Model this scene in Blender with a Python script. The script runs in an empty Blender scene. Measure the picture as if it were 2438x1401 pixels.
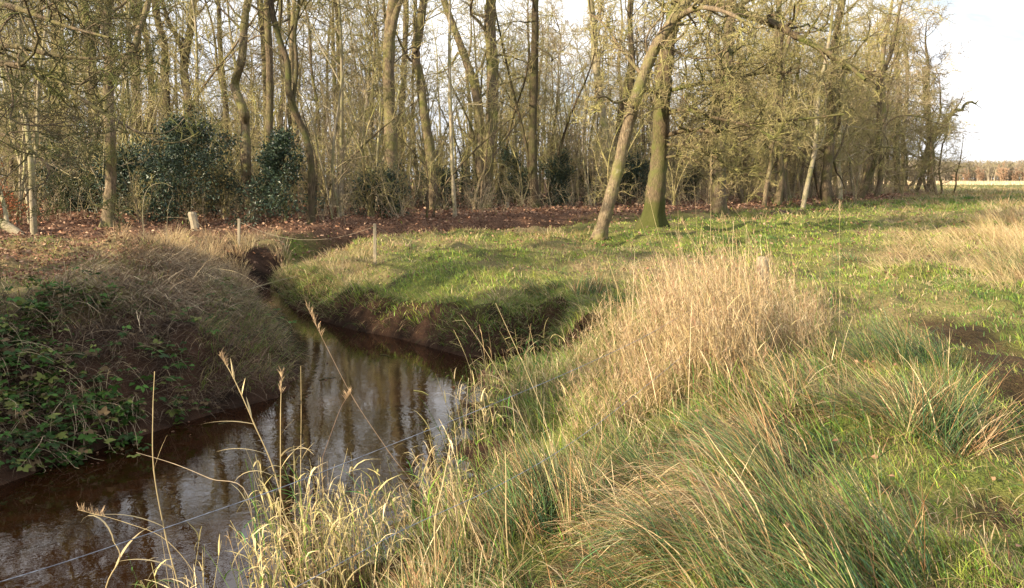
import bpy, math, random
import numpy as np
from mathutils import Vector
RNG = np.random.default_rng(7)
random.seed(7)
S = bpy.context.scene
COL = S.collection
R = math.radians

# ------------------------------------------------------------------ camera model
CAMZ = 1.7; F = 2000.0; CX, CY = 1219.0, 700.5
PITCH = math.atan(275.5 / F)
def ray(px, py):
    a = (px - CX) / F; b = (CY - py) / F
    return np.array([a, math.cos(PITCH) + b * math.sin(PITCH), -math.sin(PITCH) + b * math.cos(PITCH)])
def ong(px, py, z=0.0):           # where the view ray meets the level z
    d = ray(px, py); return np.array([0, 0, CAMZ]) + d * ((z - CAMZ) / d[2])
def atd(px, py, Y):               # point on the view ray at ground distance Y
    d = ray(px, py); return np.array([0, 0, CAMZ]) + d * (Y / d[1])

# ------------------------------------------------------------------ helpers
def tag(o, label=None, cat=None, group=None, kind=None):
    if label: o['label'] = label
    if cat: o['category'] = cat
    if group: o['group'] = group
    if kind: o['kind'] = kind
    return o
def empty(name, loc=(0, 0, 0), rz=0):
    o = bpy.data.objects.new(name, None); COL.objects.link(o)
    o.location = loc; o.rotation_euler = (0, 0, rz); o.empty_display_size = .2
    return o
def mesh_obj(name, V, FQ, mat, parent=None, col=None, smooth=False, tris=None):
    """V (n,3); FQ (m,4) quads; tris (k,3)"""
    me = bpy.data.meshes.new(name)
    V = np.asarray(V, dtype=np.float32).reshape(-1, 3)
    FQ = np.asarray(FQ, dtype=np.int32).reshape(-1, 4) if FQ is not None else np.zeros((0, 4), np.int32)
    T = np.asarray(tris, dtype=np.int32).reshape(-1, 3) if tris is not None else np.zeros((0, 3), np.int32)
    nl = FQ.size + T.size
    me.vertices.add(len(V)); me.vertices.foreach_set('co', V.ravel())
    me.loops.add(nl); me.loops.foreach_set('vertex_index', np.concatenate([FQ.ravel(), T.ravel()]))
    me.polygons.add(len(FQ) + len(T))
    st = np.concatenate([np.arange(len(FQ)) * 4, FQ.size + np.arange(len(T)) * 3]).astype(np.int32)
    me.polygons.foreach_set('loop_start', st)
    me.polygons.foreach_set('use_smooth', np.full(len(st), smooth, dtype=bool))
    me.update(calc_edges=True)
    if col is not None:
        ca = me.color_attributes.new('col', 'FLOAT_COLOR', 'POINT')
        c = np.ones((len(V), 4), np.float32); c[:, :3] = col
        ca.data.foreach_set('color', c.ravel())
    me.materials.append(mat)
    o = bpy.data.objects.new(name, me); COL.objects.link(o)
    if parent is not None: o.parent = parent
    return o
def copy_tree(o, parent=None):
    c = o.copy(); COL.objects.link(c); c.parent = parent
    for ch in list(KIDS.get(o.name, [])): copy_tree(ch, c)
    return c
KIDS = {}
def kid(parent, o):
    KIDS.setdefault(parent.name, []).append(o); return o

def nrm(v): return v / np.maximum(np.linalg.norm(v, axis=-1, keepdims=True), 1e-9)
def hsh(ix, iy, s):
    h = (ix.astype(np.int64) * 374761393 + iy.astype(np.int64) * 668265263 + s * 974634777) & 0x7fffffff
    h = ((h ^ (h >> 13)) * 1274126177) & 0x7fffffff
    h = h ^ (h >> 16)
    return (h & 0xffffff) / float(0xffffff)
def vn(x, y, s=0):
    x = np.asarray(x, float); y = np.asarray(y, float)
    ix = np.floor(x); iy = np.floor(y); fx = x - ix; fy = y - iy
    fx = fx * fx * (3 - 2 * fx); fy = fy * fy * (3 - 2 * fy)
    a = hsh(ix, iy, s); b = hsh(ix + 1, iy, s); c = hsh(ix, iy + 1, s); d = hsh(ix + 1, iy + 1, s)
    return (a * (1 - fx) + b * fx) * (1 - fy) + (c * (1 - fx) + d * fx) * fy
def fbm(x, y, s=0, o=3):
    t = 0; a = .5; f = 1; n = 0
    for k in range(o): t = t + a * vn(x * f, y * f, s + k * 17); n += a; a *= .5; f *= 2.03
    return t / n
def sst(a, b, x): 
    t = np.clip((x - a) / (b - a), 0, 1); return t * t * (3 - 2 * t)

# ------------------------------------------------------------------ materials
def newmat(name):
    m = bpy.data.materials.new(name); m.use_nodes = True
    nt = m.node_tree; return m, nt, nt.nodes['Principled BSDF'], nt.nodes['Material Output']
def N(nt, t, **kw):
    n = nt.nodes.new(t)
    for k, v in kw.items(): setattr(n, k, v)
    return n
def ramp(nt, stops):
    r = N(nt, 'ShaderNodeValToRGB'); e = r.color_ramp.elements
    while len(e) < len(stops): e.new(.5)
    for i, (p, c) in enumerate(stops):
        e[i].position = p; e[i].color = (*c, 1) if not np.isscalar(c) else (c, c, c, 1)
    return r
def noise(nt, scale, detail=4, rough=.6, vec=None, dist=0):
    n = N(nt, 'ShaderNodeTexNoise'); n.inputs['Scale'].default_value = scale
    n.inputs['Detail'].default_value = detail; n.inputs['Roughness'].default_value = rough
    n.inputs['Distortion'].default_value = dist
    if vec is not None: nt.links.new(vec, n.inputs['Vector'])
    return n
def mixc(nt, fac, a, b, mode='MIX'):
    m = N(nt, 'ShaderNodeMix', data_type='RGBA', blend_type=mode)
    for sock, v in ((m.inputs[0], fac), (m.inputs[6], a), (m.inputs[7], b)):
        if hasattr(v, 'default_value') or hasattr(v, 'is_linked'): nt.links.new(v, sock)
        else: sock.default_value = v if np.isscalar(v) else (*v, 1)
    return m.outputs[2]

def bark_mat(name, dark, light, moss, moss_amt=.5, scale=1.0, bump=.8, lichen=None, foot=None):
    m, nt, P, out = newmat(name)
    tc = N(nt, 'ShaderNodeTexCoord'); geo = N(nt, 'ShaderNodeNewGeometry')
    mp = N(nt, 'ShaderNodeMapping'); mp.inputs['Scale'].default_value = (9 * scale, 9 * scale, 1.6 * scale)
    nt.links.new(tc.outputs['Object'], mp.inputs['Vector'])
    n1 = noise(nt, 3.2, 6, .7, mp.outputs[0], .8)
    r1 = ramp(nt, [(.36, dark), (.62, light)]); nt.links.new(n1.outputs['Fac'], r1.inputs[0])
    n2 = noise(nt, 1.3 * scale, 4, .65, tc.outputs['Object'])
    r2 = ramp(nt, [(.5 - .2 * moss_amt, 0.0), (.72 - .2 * moss_amt, 1.0)]); nt.links.new(n2.outputs['Fac'], r2.inputs[0])
    c = mixc(nt, r2.outputs[0], r1.outputs[0], moss)
    if lichen:
        n3 = noise(nt, 7 * scale, 3, .6, tc.outputs['Object'])
        r3 = ramp(nt, [(.6, 0.0), (.7, .5)]); nt.links.new(n3.outputs['Fac'], r3.inputs[0])
        c = mixc(nt, r3.outputs[0], c, lichen)
    if foot:
        sx = N(nt, 'ShaderNodeSeparateXYZ'); nt.links.new(tc.outputs['Object'], sx.inputs[0])
        ad = N(nt, 'ShaderNodeMath', operation='MULTIPLY_ADD'); nt.links.new(n2.outputs['Fac'], ad.inputs[0]); ad.inputs[1].default_value = -1.7; nt.links.new(sx.outputs[2], ad.inputs[2])
        rf = ramp(nt, [(-0.0, .8), (.5, 0.0)]); nt.links.new(ad.outputs[0], rf.inputs[0]); c = mixc(nt, rf.outputs[0], c, foot)
    oi = N(nt, 'ShaderNodeObjectInfo')
    hv = N(nt, 'ShaderNodeHueSaturation'); nt.links.new(c, hv.inputs['Color'])
    mr = N(nt, 'ShaderNodeMapRange'); mr.inputs['To Min'].default_value = .75; mr.inputs['To Max'].default_value = 1.3
    nt.links.new(oi.outputs['Random'], mr.inputs[0]); nt.links.new(mr.outputs[0], hv.inputs['Value'])
    nt.links.new(hv.outputs[0], P.inputs['Base Color'])
    P.inputs['Roughness'].default_value = .9; P.inputs['Specular IOR Level'].default_value = .15
    if bump:
        b = N(nt, 'ShaderNodeBump'); b.inputs['Strength'].default_value = bump; b.inputs['Distance'].default_value = .03
        nt.links.new(n1.outputs['Fac'], b.inputs['Height']); nt.links.new(b.outputs[0], P.inputs['Normal'])
    return m
def attr_mat(name, rough=.6, trans=.25, spec=.3, var=.25):
    m, nt, P, out = newmat(name)
    at = N(nt, 'ShaderNodeAttribute'); at.attribute_name = 'col'
    nt.links.new(at.outputs['Color'], P.inputs['Base Color'])
    P.inputs['Roughness'].default_value = rough; P.inputs['Specular IOR Level'].default_value = spec
    if trans:
        t = N(nt, 'ShaderNodeBsdfTranslucent'); nt.links.new(at.outputs['Color'], t.inputs['Color'])
        mx = N(nt, 'ShaderNodeMixShader'); mx.inputs[0].default_value = trans
        nt.links.new(P.outputs[0], mx.inputs[1]); nt.links.new(t.outputs[0], mx.inputs[2])
        nt.links.new(mx.outputs[0], out.inputs['Surface'])
    return m
M = {}
M['bark'] = bark_mat('oak_bark', (.045, .035, .024), (.2, .15, .095), (.13, .13, .04), .22, bump=1.0, lichen=(.24, .22, .15))
M['bark_dark'] = bark_mat('dark_bark', (.035, .027, .018), (.14, .105, .065), (.08, .085, .028), .25, bump=1.0)
M['bark_moss'] = bark_mat('moss_footed_bark', (.04, .03, .02), (.17, .125, .075), (.1, .11, .03), .3, bump=1.0, foot=(.055, .065, .014))
M['bark_pale'] = bark_mat('pale_bark', (.16, .13, .09), (.36, .31, .22), (.2, .2, .07), .3, bump=.5)
M['twig'] = bark_mat('mossy_twig_bark', (.15, .12, .06), (.38, .31, .165), (.27, .255, .09), .4, bump=0)
M['twig_brown'] = bark_mat('brown_twig_bark', (.16, .12, .08), (.33, .265, .18), (.25, .215, .12), .3, bump=0)
M['twig_dark'] = bark_mat('dark_twig_bark', (.045, .035, .022), (.12, .1, .055), (.1, .11, .035), .45, bump=0)
M['blade'] = attr_mat('grass_blade', .5, .3, .35)
M['dryblade'] = attr_mat('dry_grass_blade', .6, .25, .3)
M['leaf'] = attr_mat('fallen_leaf', .7, .15, .2)
M['hollyleaf'] = attr_mat('holly_leaf', .42, .05, .35)
M['brambleleaf'] = attr_mat('bramble_leaf', .6, .25, .15)

def wood_mat(name, a, b):
    m, nt, P, out = newmat(name)
    tc = N(nt, 'ShaderNodeTexCoord'); mp = N(nt, 'ShaderNodeMapping'); mp.inputs['Scale'].default_value = (40, 40, 3)
    nt.links.new(tc.outputs['Object'], mp.inputs['Vector'])
    n1 = noise(nt, 1.5, 5, .7, mp.outputs[0]); r = ramp(nt, [(.35, a), (.65, b)])
    nt.links.new(n1.outputs['Fac'], r.inputs[0]); nt.links.new(r.outputs[0], P.inputs['Base Color'])
    P.inputs['Roughness'].default_value = .85
    bp = N(nt, 'ShaderNodeBump'); bp.inputs['Strength'].default_value = .5; bp.inputs['Distance'].default_value = .01
    nt.links.new(n1.outputs['Fac'], bp.inputs['Height']); nt.links.new(bp.outputs[0], P.inputs['Normal'])
    return m
M['post'] = wood_mat('weathered_post_wood', (.15, .12, .08), (.34, .29, .2))
M['wire'], _nt, _P, _o = newmat('blue_grey_fence_rope')
_P.inputs['Base Color'].default_value = (.24, .27, .34, 1); _P.inputs['Roughness'].default_value = .45
_n = noise(_nt, 90, 2, .5); _r = ramp(_nt, [(.4, (.1, .115, .16)), (.6, (.26, .29, .36))])
_nt.links.new(_n.outputs['Fac'], _r.inputs[0]); _nt.links.new(_r.outputs[0], _P.inputs['Base Color'])
M['wire_pale'], _nt, _P, _o = newmat('pale_fence_cord')
_P.inputs['Base Color'].default_value = (.3, .25, .18, 1); _P.inputs['Roughness'].default_value = .6

# ------------------------------------------------------------------ layout of the ground
WZ = -0.70
_near = [(1145, 885), (1120, 950), (1090, 1040), (1080, 1130), (1000, 1205), (860, 1300), (720, 1401)]
_far = [(598, 690), (645, 672), (665, 690), (700, 732), (780, 765), (860, 788), (950, 803), (1040, 828), (1120, 850), (1210, 838), (1320, 812)]
_left = [(60, 1130), (130, 1100), (300, 1045), (500, 985), (660, 945), (700, 905), (702, 860), (660, 800), (622, 745), (592, 712)]
poly = [ong(x, y, WZ)[:2] for x, y in _near][::-1]
poly = [np.array([-1.3, 2.5]), np.array([-2.2, -2])] [::-1] + poly
poly += [ong(1320, 845, WZ)[:2]]
poly += [ong(x, y, WZ)[:2] for x, y in _far][::-1]
poly += [ong(x, y, WZ)[:2] for x, y in _left][::-1]
poly += [np.array([-4.6, 5.0]), np.array([-4.8, 3.0]), np.array([-5.0, -2])]
# order: near(bottom->top) , right arm, far(right->left), left(top->bottom), out of frame
POLY = np.array(poly)
def sdf(x, y, P=POLY):
    x = np.asarray(x, float); y = np.asarray(y, float)
    d = np.full(x.shape, 1e9); ins = np.zeros(x.shape, bool)
    n = len(P)
    for i in range(n):
        ax, ay = P[i]; bx, by = P[(i + 1) % n]
        ex, ey = bx - ax, by - ay; wx, wy = x - ax, y - ay
        t = np.clip((wx * ex + wy * ey) / (ex * ex + ey * ey + 1e-12), 0, 1)
        d = np.minimum(d, (wx - ex * t) ** 2 + (wy - ey * t) ** 2)
        c = ((ay <= y) != (by <= y))
        xi = ax + (y - ay) / (by - ay if by != ay else 1e-9) * ex
        ins ^= c & (x < xi)
    d = np.sqrt(d); return np.where(ins, -d, d)
def dline(x, y, L):
    d = np.full(np.shape(x), 1e9)
    for i in range(len(L) - 1):
        ax, ay = L[i]; bx, by = L[i + 1]; ex, ey = bx - ax, by - ay; wx, wy = x - ax, y - ay
        t = np.clip((wx * ex + wy * ey) / (ex * ex + ey * ey), 0, 1)
        d = np.minimum(d, (wx - ex * t) ** 2 + (wy - ey * t) ** 2)
    return np.sqrt(d)
DITCH = [(-5.3, 18.3), (-5.1, 21), (-4.9, 24), (-2.8, 27.2), (1.5, 31.5), (9, 36), (18, 46), (30, 62)]
EDGE_X = [-60, -16, -8, -3, 1, 8, 17, 30, 47, 60, 90]
EDGE_Y = [22, 20.5, 21, 26.0, 31, 37.5, 48, 66, 93, 130, 260]
def edge(x): return np.interp(x, EDGE_X, EDGE_Y)
def forest(x, y): 
    e = edge(x) + 2.2 * (fbm(x * .25, y * .25, 5) - .5)
    return sst(-.8, 1.2, (y - e))
# which side of the brook: the left bank
LB = np.array([ong(x, y, WZ)[:2] for x, y in _left[::-1]])
def leftside(x, y):
    xl = np.interp(y, [-2, 3, 5] + [p[1] for p in LB[::-1]] + [24, 27], [-5, -4.8, -4.6] + [p[0] for p in LB[::-1]] + [-6.3, -5])
    return x < xl + .15
MUD = [ong(x, y)[:2] for x, y in [(2700, 1120), (2430, 900), (2330, 820), (2290, 775)]]
def H(x, y):
    x = np.asarray(x, float); y = np.asarray(y, float)
    dist = np.hypot(x, y)
    land = .16 * (fbm(x * .18, y * .18, 3, 2) - .5) * sst(4, 14, dist)
    amp = 1 - .7 * sst(30, 80, dist)
    land = land + amp * (.38 * (fbm(x * .8, y * .8, 11, 2) - .5) + .27 * (fbm(x * 2.6, y * 2.6, 21, 2) - .5))
    ls = leftside(x, y)
    s = sdf(x, y)
    up = .04 + .30 * sst(-2.6, -5.5, x) * sst(22, 13, y) + .05 * sst(-5, -9, x)
    land = land + np.where(ls, up * sst(.2, 2.2, s), 0)
    land = land - np.where(~ls, .30 * sst(2.6, .2, s), 0)      # far lip rounds over
    near = (~ls) & (y < 11.0 + .3 * x) & (x < 1.6)
    w = np.where(ls, 1.55, np.where(near, 2.4, .55))
    w = w * (0.5 + 1.1 * fbm(x * 1.6, y * 1.6, 31, 2))
    k = np.clip((s + .06) / w, 0, 1)
    prof = np.where(ls, 1 - (1 - k) ** 1.9, np.where(near, k ** 1.1, 1 - (1 - k) ** 2.1))
    zb = WZ - .02
    z = np.where(s > -.06, zb + (land - zb) * prof, WZ - .02 - .45 * sst(-.06, -.8, s))
    z = z + np.where((s > 0) & (s < 1.4), (.26 * (fbm(x * 3.5, y * 3.5, 35, 3) - .5)) * sst(1.2, .3, s), 0)
    dd = dline(x, y, DITCH)
    dep = .42 * sst(1.05, .3, dd) * sst(18.0, 21.5, y)
    z = z - dep * (s > 0)
    dm = dline(x, y, MUD)
    z = z - .07 * sst(.8, .2, dm)
    z = z + .25 * forest(x, y) * sst(20, 30, y)
    return z
# zones
def tanfield(x, y):
    """how straw-coloured the sward is, 0..1"""
    t = .18 + .45 * sst(.5, .75, fbm(x * .35, y * .35, 41)) + .25 * sst(.5, .75, fbm(x * 1.4, y * 1.4, 43))
    for (px, py, rad, st) in [(2400, 560, 3.0, .9), (2330, 520, 4, .6), (2150, 610, 1.4, .5), (1240, 545, 2.2, .55), (1000, 545, 2.2, .6), (760, 625, 1.2, .7),
                              (840, 640, .8, .4), (1650, 640, 2, .5), (2200, 470, 14, .35), (2400, 470, 12, .5)]:
        c = ong(px, py); t = t + st * np.exp(-((x - c[0]) ** 2 + (y - c[1]) ** 2) / rad ** 2)
    t = t + np.where(leftside(x, y), .5, 0)
    return np.clip(t, 0, 1)

# ------------------------------------------------------------------ ground sheet
def axis(breaks):
    out = []
    for a, b, st in breaks: out.append(np.arange(a, b, st))
    return np.unique(np.round(np.concatenate(out), 4))
gx = axis([(-900, -200, 50), (-200, -60, 8), (-60, -16, 1.0), (-16, -9, .25), (-9, 7, .075), (7, 16, .2), (16, 60, .8), (60, 200, 6), (200, 1001, 50)])
gy = axis([(-60, -8, 6), (-8, 1, .6), (1, 17, .075), (17, 32, .2), (32, 70, .7), (70, 200, 4), (200, 1700, 50)])
GX, GY = np.meshgrid(gx, gy)
GZ = H(GX.ravel(), GY.ravel())
nx, ny = len(gx), len(gy)
ii = (np.arange(ny - 1)[:, None] * nx + np.arange(nx - 1)[None, :]).ravel()
quads = np.stack([ii, ii + 1, ii + 1 + nx, ii + nx], 1)
X, Y = GX.ravel(), GY.ravel()
sd = sdf(X, Y); ls = leftside(X, Y)
fo = forest(X, Y)
mud = sst(.75, .25, dline(X, Y, MUD) + .5 * (fbm(X * 2, Y * 2, 61) - .5)) * .9
mud = np.maximum(mud, np.where(ls, sst(2.2, 1.4, sd), sst(.7, .4, sd)))
mud = np.maximum(mud, sst(.9, .3, dline(X, Y, DITCH)) * .8)
mud = np.maximum(mud, .85 * sst(9, 6, np.hypot(X, Y)) * sst(.5, .4, fbm(X * 1.7, Y * 1.7, 71)) * (np.hypot(X, Y) < 9))
zc = np.stack([fo, tanfield(X, Y), mud], 1)
m, nt, P, out = newmat('meadow_and_leaf_litter_soil')
at = N(nt, 'ShaderNodeAttribute'); at.attribute_name = 'col'
sp = N(nt, 'ShaderNodeSeparateColor'); nt.links.new(at.outputs['Color'], sp.inputs[0])
tc = N(nt, 'ShaderNodeTexCoord')
n1 = noise(nt, 1.1, 6, .7, tc.outputs['Object']); n2 = noise(nt, 18, 4, .7, tc.outputs['Object']); n3 = noise(nt, .25, 3, .5, tc.outputs['Object'])
g = ramp(nt, [(.36, (.03, .04, .012)), (.5, (.09, .13, .022)), (.64, (.19, .21, .04))]); nt.links.new(n1.outputs['Fac'], g.inputs[0])
d = ramp(nt, [(.3, (.14, .1, .05)), (.6, (.3, .225, .12))]); nt.links.new(n2.outputs['Fac'], d.inputs[0])
l = ramp(nt, [(.3, (.045, .026, .018)), (.48, (.12, .066, .042)), (.66, (.22, .13, .085))]); nt.links.new(n2.outputs['Fac'], l.inputs[0])
s_ = ramp(nt, [(.35, (.014, .009, .006)), (.65, (.085, .047, .03))]); nt.links.new(n1.outputs['Fac'], s_.inputs[0])
c = mixc(nt, sp.outputs[1], g.outputs[0], d.outputs[0])
c = mixc(nt, sp.outputs[0], c, l.outputs[0]); c = mixc(nt, sp.outputs[2], c, s_.outputs[0])
nt.links.new(c, P.inputs['Base Color']); P.inputs['Roughness'].default_value = .95; P.inputs['Specular IOR Level'].default_value = .1
b = N(nt, 'ShaderNodeBump'); b.inputs['Strength'].default_value = 1.0; b.inputs['Distance'].default_value = .09
nt.links.new(n2.outputs['Fac'], b.inputs['Height']); nt.links.new(b.outputs[0], P.inputs['Normal'])
ground = mesh_obj('ground', np.stack([X, Y, GZ], 1), quads, m, None, zc, True)
tag(ground, kind='structure')

# ------------------------------------------------------------------ water
m, nt, P, out = newmat('tannin_brown_water')
P.inputs['Base Color'].default_value = (.014, .005, .0018, 1); P.inputs['Roughness'].default_value = .02; P.inputs['IOR'].default_value = 1.46
P.inputs['Specular IOR Level'].default_value = .62
tc = N(nt, 'ShaderNodeTexCoord')
mp = N(nt, 'ShaderNodeMapping'); mp.inputs['Scale'].default_value = (1, 1, 1); nt.links.new(tc.outputs['Object'], mp.inputs['Vector'])
n1 = noise(nt, 9, 3, .55, mp.outputs[0], .4); n2 = noise(nt, 1.5, 2, .5, mp.outputs[0])
r = ramp(nt, [(.3, .25), (.65, 1.0)]); nt.links.new(n2.outputs['Fac'], r.inputs[0])
mu = N(nt, 'ShaderNodeMath', operation='MULTIPLY'); nt.links.new(n1.outputs['Fac'], mu.inputs[0]); nt.links.new(r.outputs[0], mu.inputs[1])
b = N(nt, 'ShaderNodeBump'); b.inputs['Strength'].default_value = .14; b.inputs['Distance'].default_value = .01
nt.links.new(mu.outputs[0], b.inputs['Height']); nt.links.new(b.outputs[0], P.inputs['Normal'])
wx = np.linspace(-9.5, 4.5, 15); wy = np.linspace(-3, 21, 25); WX, WY = np.meshgrid(wx, wy)
ii = (np.arange(24)[:, None] * 15 + np.arange(14)[None, :]).ravel()
water = mesh_obj('water', np.stack([WX.ravel(), WY.ravel(), np.full(WX.size, WZ)], 1), np.stack([ii, ii + 1, ii + 16, ii + 15], 1), m)
tag(water, kind='structure')

# ------------------------------------------------------------------ blades
def blades(root, az, tilt, curl, L, W, c0, c1, K=3, tipw=.12, mid=1.0, facing=None, jit=0):
    n = len(root)
    t = np.linspace(0, 1, K + 1)
    th = tilt[:, None] + curl[:, None] * t[None, :] ** 1.2
    if jit: th = th + RNG.normal(0, jit, th.shape)
    ds = (L / K)[:, None]
    dx = np.sin(th) * ds; dz = np.cos(th) * ds
    hx = np.concatenate([np.zeros((n, 1)), np.cumsum(.5 * (dx[:, :-1] + dx[:, 1:]), 1)], 1)
    hz = np.concatenate([np.zeros((n, 1)), np.cumsum(.5 * (dz[:, :-1] + dz[:, 1:]), 1)], 1)
    ca, sa = np.cos(az)[:, None], np.sin(az)[:, None]
    P = np.stack([root[:, 0:1] + ca * hx, root[:, 1:2] + sa * hx, root[:, 2:3] + hz], -1)
    if facing is None: facing = RNG.uniform(0, 2 * np.pi, n)
    f = np.stack([np.cos(facing), np.sin(facing), np.zeros(n)], -1)[:, None, :]
    prof = np.where(t < .35, mid * .7 + .3 * mid * t / .35, mid + (tipw - mid) * ((t - .35) / .65) ** 1.3)
    w = (W[:, None] * prof[None, :] * .5)[..., None]
    V = np.stack([P - f * w, P + f * w], 2).reshape(-1, 3)
    base = (np.arange(n) * (K + 1) * 2)[:, None] + (np.arange(K) * 2)[None, :]
    q = np.stack([base, base + 1, base + 3, base + 2], -1).reshape(-1, 4)
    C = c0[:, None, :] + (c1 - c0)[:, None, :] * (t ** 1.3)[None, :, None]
    C = np.repeat(C, 2, axis=1).reshape(-1, 3)
    return V, q, C, P
class Bag:
    def __init__(s): s.V = []; s.Q = []; s.C = []; s.n = 0
    def add(s, V, Q, C):
        s.V.append(V); s.Q.append(Q + s.n); s.C.append(C); s.n += len(V)
    def obj(s, name, mat, parent=None, smooth=False):
        return mesh_obj(name, np.concatenate(s.V), np.concatenate(s.Q), mat, parent, np.concatenate(s.C), smooth)
def pal(cols, n, w=None, var=.26):
    cols = np.array(cols); i = RNG.choice(len(cols), n, p=w)
    return cols[i] * np.exp(RNG.normal(0, var, (n, 1))) 
GREEN = [(.13, .22, .024), (.1, .19, .024), (.2, .25, .04), (.065, .17, .035)]
LIME = [(.24, .31, .035), (.16, .27, .035), (.3, .33, .06)]
TAN = [(.48, .36, .19), (.36, .26, .14), (.58, .46, .28), (.3, .19, .1), (.42, .34, .16)]
RUST = [(.3, .16, .07), (.22, .11, .05), (.4, .24, .12)]
RUSH = [(.05, .1, .04), (.07, .135, .04), (.035, .08, .042), (.11, .16, .04)]
OLIVE = [(.2, .19, .06), (.26, .22, .09), (.15, .16, .05)]

def frustum_pts(n, d0, d1, pw, ext=1.12, xmin=None, xmax=None):
    """random ground points; density per area ~ d**-pw"""
    # pdf of d ~ d * d**-pw
    u = RNG.random(n); a = 2 - pw
    d = (d0 ** a + u * (d1 ** a - d0 ** a)) ** (1 / a) if abs(a) > 1e-6 else d0 * (d1 / d0) ** u
    s = RNG.uniform(-.61 * ext, .61 * ext, n)
    return s * d, d

# --- short meadow sward
def meadow():
    B = Bag()
    x, y = frustum_pts(520000, 2.6, 95, 1.75)
    s = sdf(x, y); lsd = leftside(x, y)
    fo = forest(x, y); t = tanfield(x, y)
    dm = dline(x, y, MUD)
    patch = fbm(x * 1.7, y * 1.7, 71)
    keep = (s > np.where(lsd, 1.5, .12)) & (RNG.random(len(x)) > fo * .97)
    keep &= (RNG.random(len(x)) > .93 * sst(.8, .3, dm + .5 * (fbm(x * 2, y * 2, 61) - .5)))
    keep &= RNG.random(len(x)) < np.where(np.hypot(x, y) < 7, .05 + .8 * sst(.45, .62, patch), .4 + .9 * sst(.3, .55, patch))
    keep &= dline(x, y, DITCH) > .5
    keep &= ~((~lsd) & (y < 9.5) & (x < 1.5) & (RNG.random(len(x)) < .75 * sst(2.2, .5, s)))
    keep &= ~(lsd & (RNG.random(len(x)) < .6))
    x, y, t, patch, s = x[keep], y[keep], t[keep], patch[keep], s[keep]
    n = len(x); z = H(x, y) - .01; d = np.hypot(x, y)
    L = RNG.uniform(.035, .1, n) * (.6 + .9 * sst(.35, .7, fbm(x * 1.3, y * 1.3, 81))) * (1 + .5 * sst(20, 60, d))
    L *= 1 + 1.1 * sst(.7, .12, s)                 # long fringe hanging over the bank
    W = .0035 * np.maximum(1, d / 4.2) * RNG.uniform(.7, 1.3, n)
    az = RNG.normal(2.6, 1.3, n); 
    tilt = np.abs(RNG.normal(.35, .3, n)); curl = RNG.uniform(.2, 1.3, n)
    isl = RNG.random(n) < sst(.3, .6, fbm(x * .6, y * .6, 91)) * .85
    ist = RNG.random(n) < t * .7
    c = np.where(isl[:, None], pal(LIME, n), pal(GREEN, n))
    far = sst(30, 80, d)[:, None]
    c = c * (1 - .3 * far)
    c = np.where(ist[:, None], pal(TAN + OLIVE, n) * .85, c)
    tip = np.where((RNG.random(n) < .3)[:, None], c * .4 + np.array([.3, .24, .1]) * .6, c * 1.15)
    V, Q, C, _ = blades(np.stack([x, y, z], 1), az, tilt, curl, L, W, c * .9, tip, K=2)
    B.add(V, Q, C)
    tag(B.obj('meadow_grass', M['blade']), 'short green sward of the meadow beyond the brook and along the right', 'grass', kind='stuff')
meadow()

# --- dry tussock grass (scattered clumps)
def clumps(cx, cy, per, rad, Lr, Wk, cols, colw, K=4, curl=(.3, 1.4), az0=None, azs=None, tiltm=.3, B=None, tipc=None, minW=.003):
    n = len(cx)
    x = np.repeat(cx, per); y = np.repeat(cy, per); N_ = len(x)
    ph = RNG.uniform(0, 2 * np.pi, N_); r = rad * np.sqrt(RNG.random(N_)) 
    x = x + r * np.cos(ph); y = y + r * np.sin(ph); z = H(x, y) - .02
    d = np.hypot(x, y)
    L = RNG.uniform(Lr[0], Lr[1], N_) * np.repeat(RNG.uniform(.7, 1.2, n), per)
    W = np.maximum(minW, Wk * d) * RNG.uniform(.6, 1.3, N_)
    az = ph + RNG.normal(0, .6, N_)
    if az0 is not None:
        az = np.where(RNG.random(N_) < .7, RNG.normal(az0, azs, N_), az)
    tilt = np.abs(RNG.normal(tiltm, .25, N_)); cu = RNG.uniform(*curl, N_)
    cc = np.repeat(pal(cols, n, colw, .12), per, 0)
    c = .6 * cc + .4 * pal(cols, N_, colw, .2)
    tip = c * 1.2 if tipc is None else .5 * c + .5 * np.array(tipc)
    V, Q, C, P = blades(np.stack([x, y, z], 1), az, tilt, cu, L, W, c * .8, tip, K=K)
    B.add(V, Q, C); return P
def blob(px, py, rx, ry, n):
    c = ong(px, py); return c[0] + RNG.normal(0, rx, n), c[1] + RNG.normal(0, ry, n)
def rect_pix(x0, x1, y0, y1, n, z=0.0):
    px = RNG.uniform(x0, x1, n); py = RNG.uniform(y0, y1, n)
    dz = (CY - py) / F; vz = -math.sin(PITCH) + dz * math.cos(PITCH); vy = math.cos(PITCH) + dz * math.sin(PITCH)
    t = (z - CAMZ) / vz; return (px - CX) / F * t, vy * t
B = Bag()
def add_reg(x, y, **k):
    s = sdf(x, y); ok = (s > .05) & (RNG.random(len(x)) > forest(x, y) * .93); x, y = x[ok], y[ok]
    if len(x): clumps(x, y, B=B, **k)
# strip between left bank and the wood, both sides of the ditch
add_reg(*rect_pix(270, 690, 570, 650, 150), per=46, rad=.16, Lr=(.2, .5), Wk=.0004, cols=TAN, colw=None, tiltm=.2)
add_reg(*rect_pix(0, 560, 600, 680, 60), per=30, rad=.2, Lr=(.12, .35), Wk=.0004, cols=TAN + RUST + GREEN, colw=None, tiltm=.7)
add_reg(*rect_pix(640, 880, 600, 660, 90), per=36, rad=.16, Lr=(.15, .35), Wk=.0004, cols=TAN + OLIVE, colw=None, tiltm=.4)
add_reg(*rect_pix(780, 1420, 550, 600, 130), per=22, rad=.25, Lr=(.12, .3), Wk=.00045, cols=TAN + OLIVE + RUST, colw=None, tiltm=.3)
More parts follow.
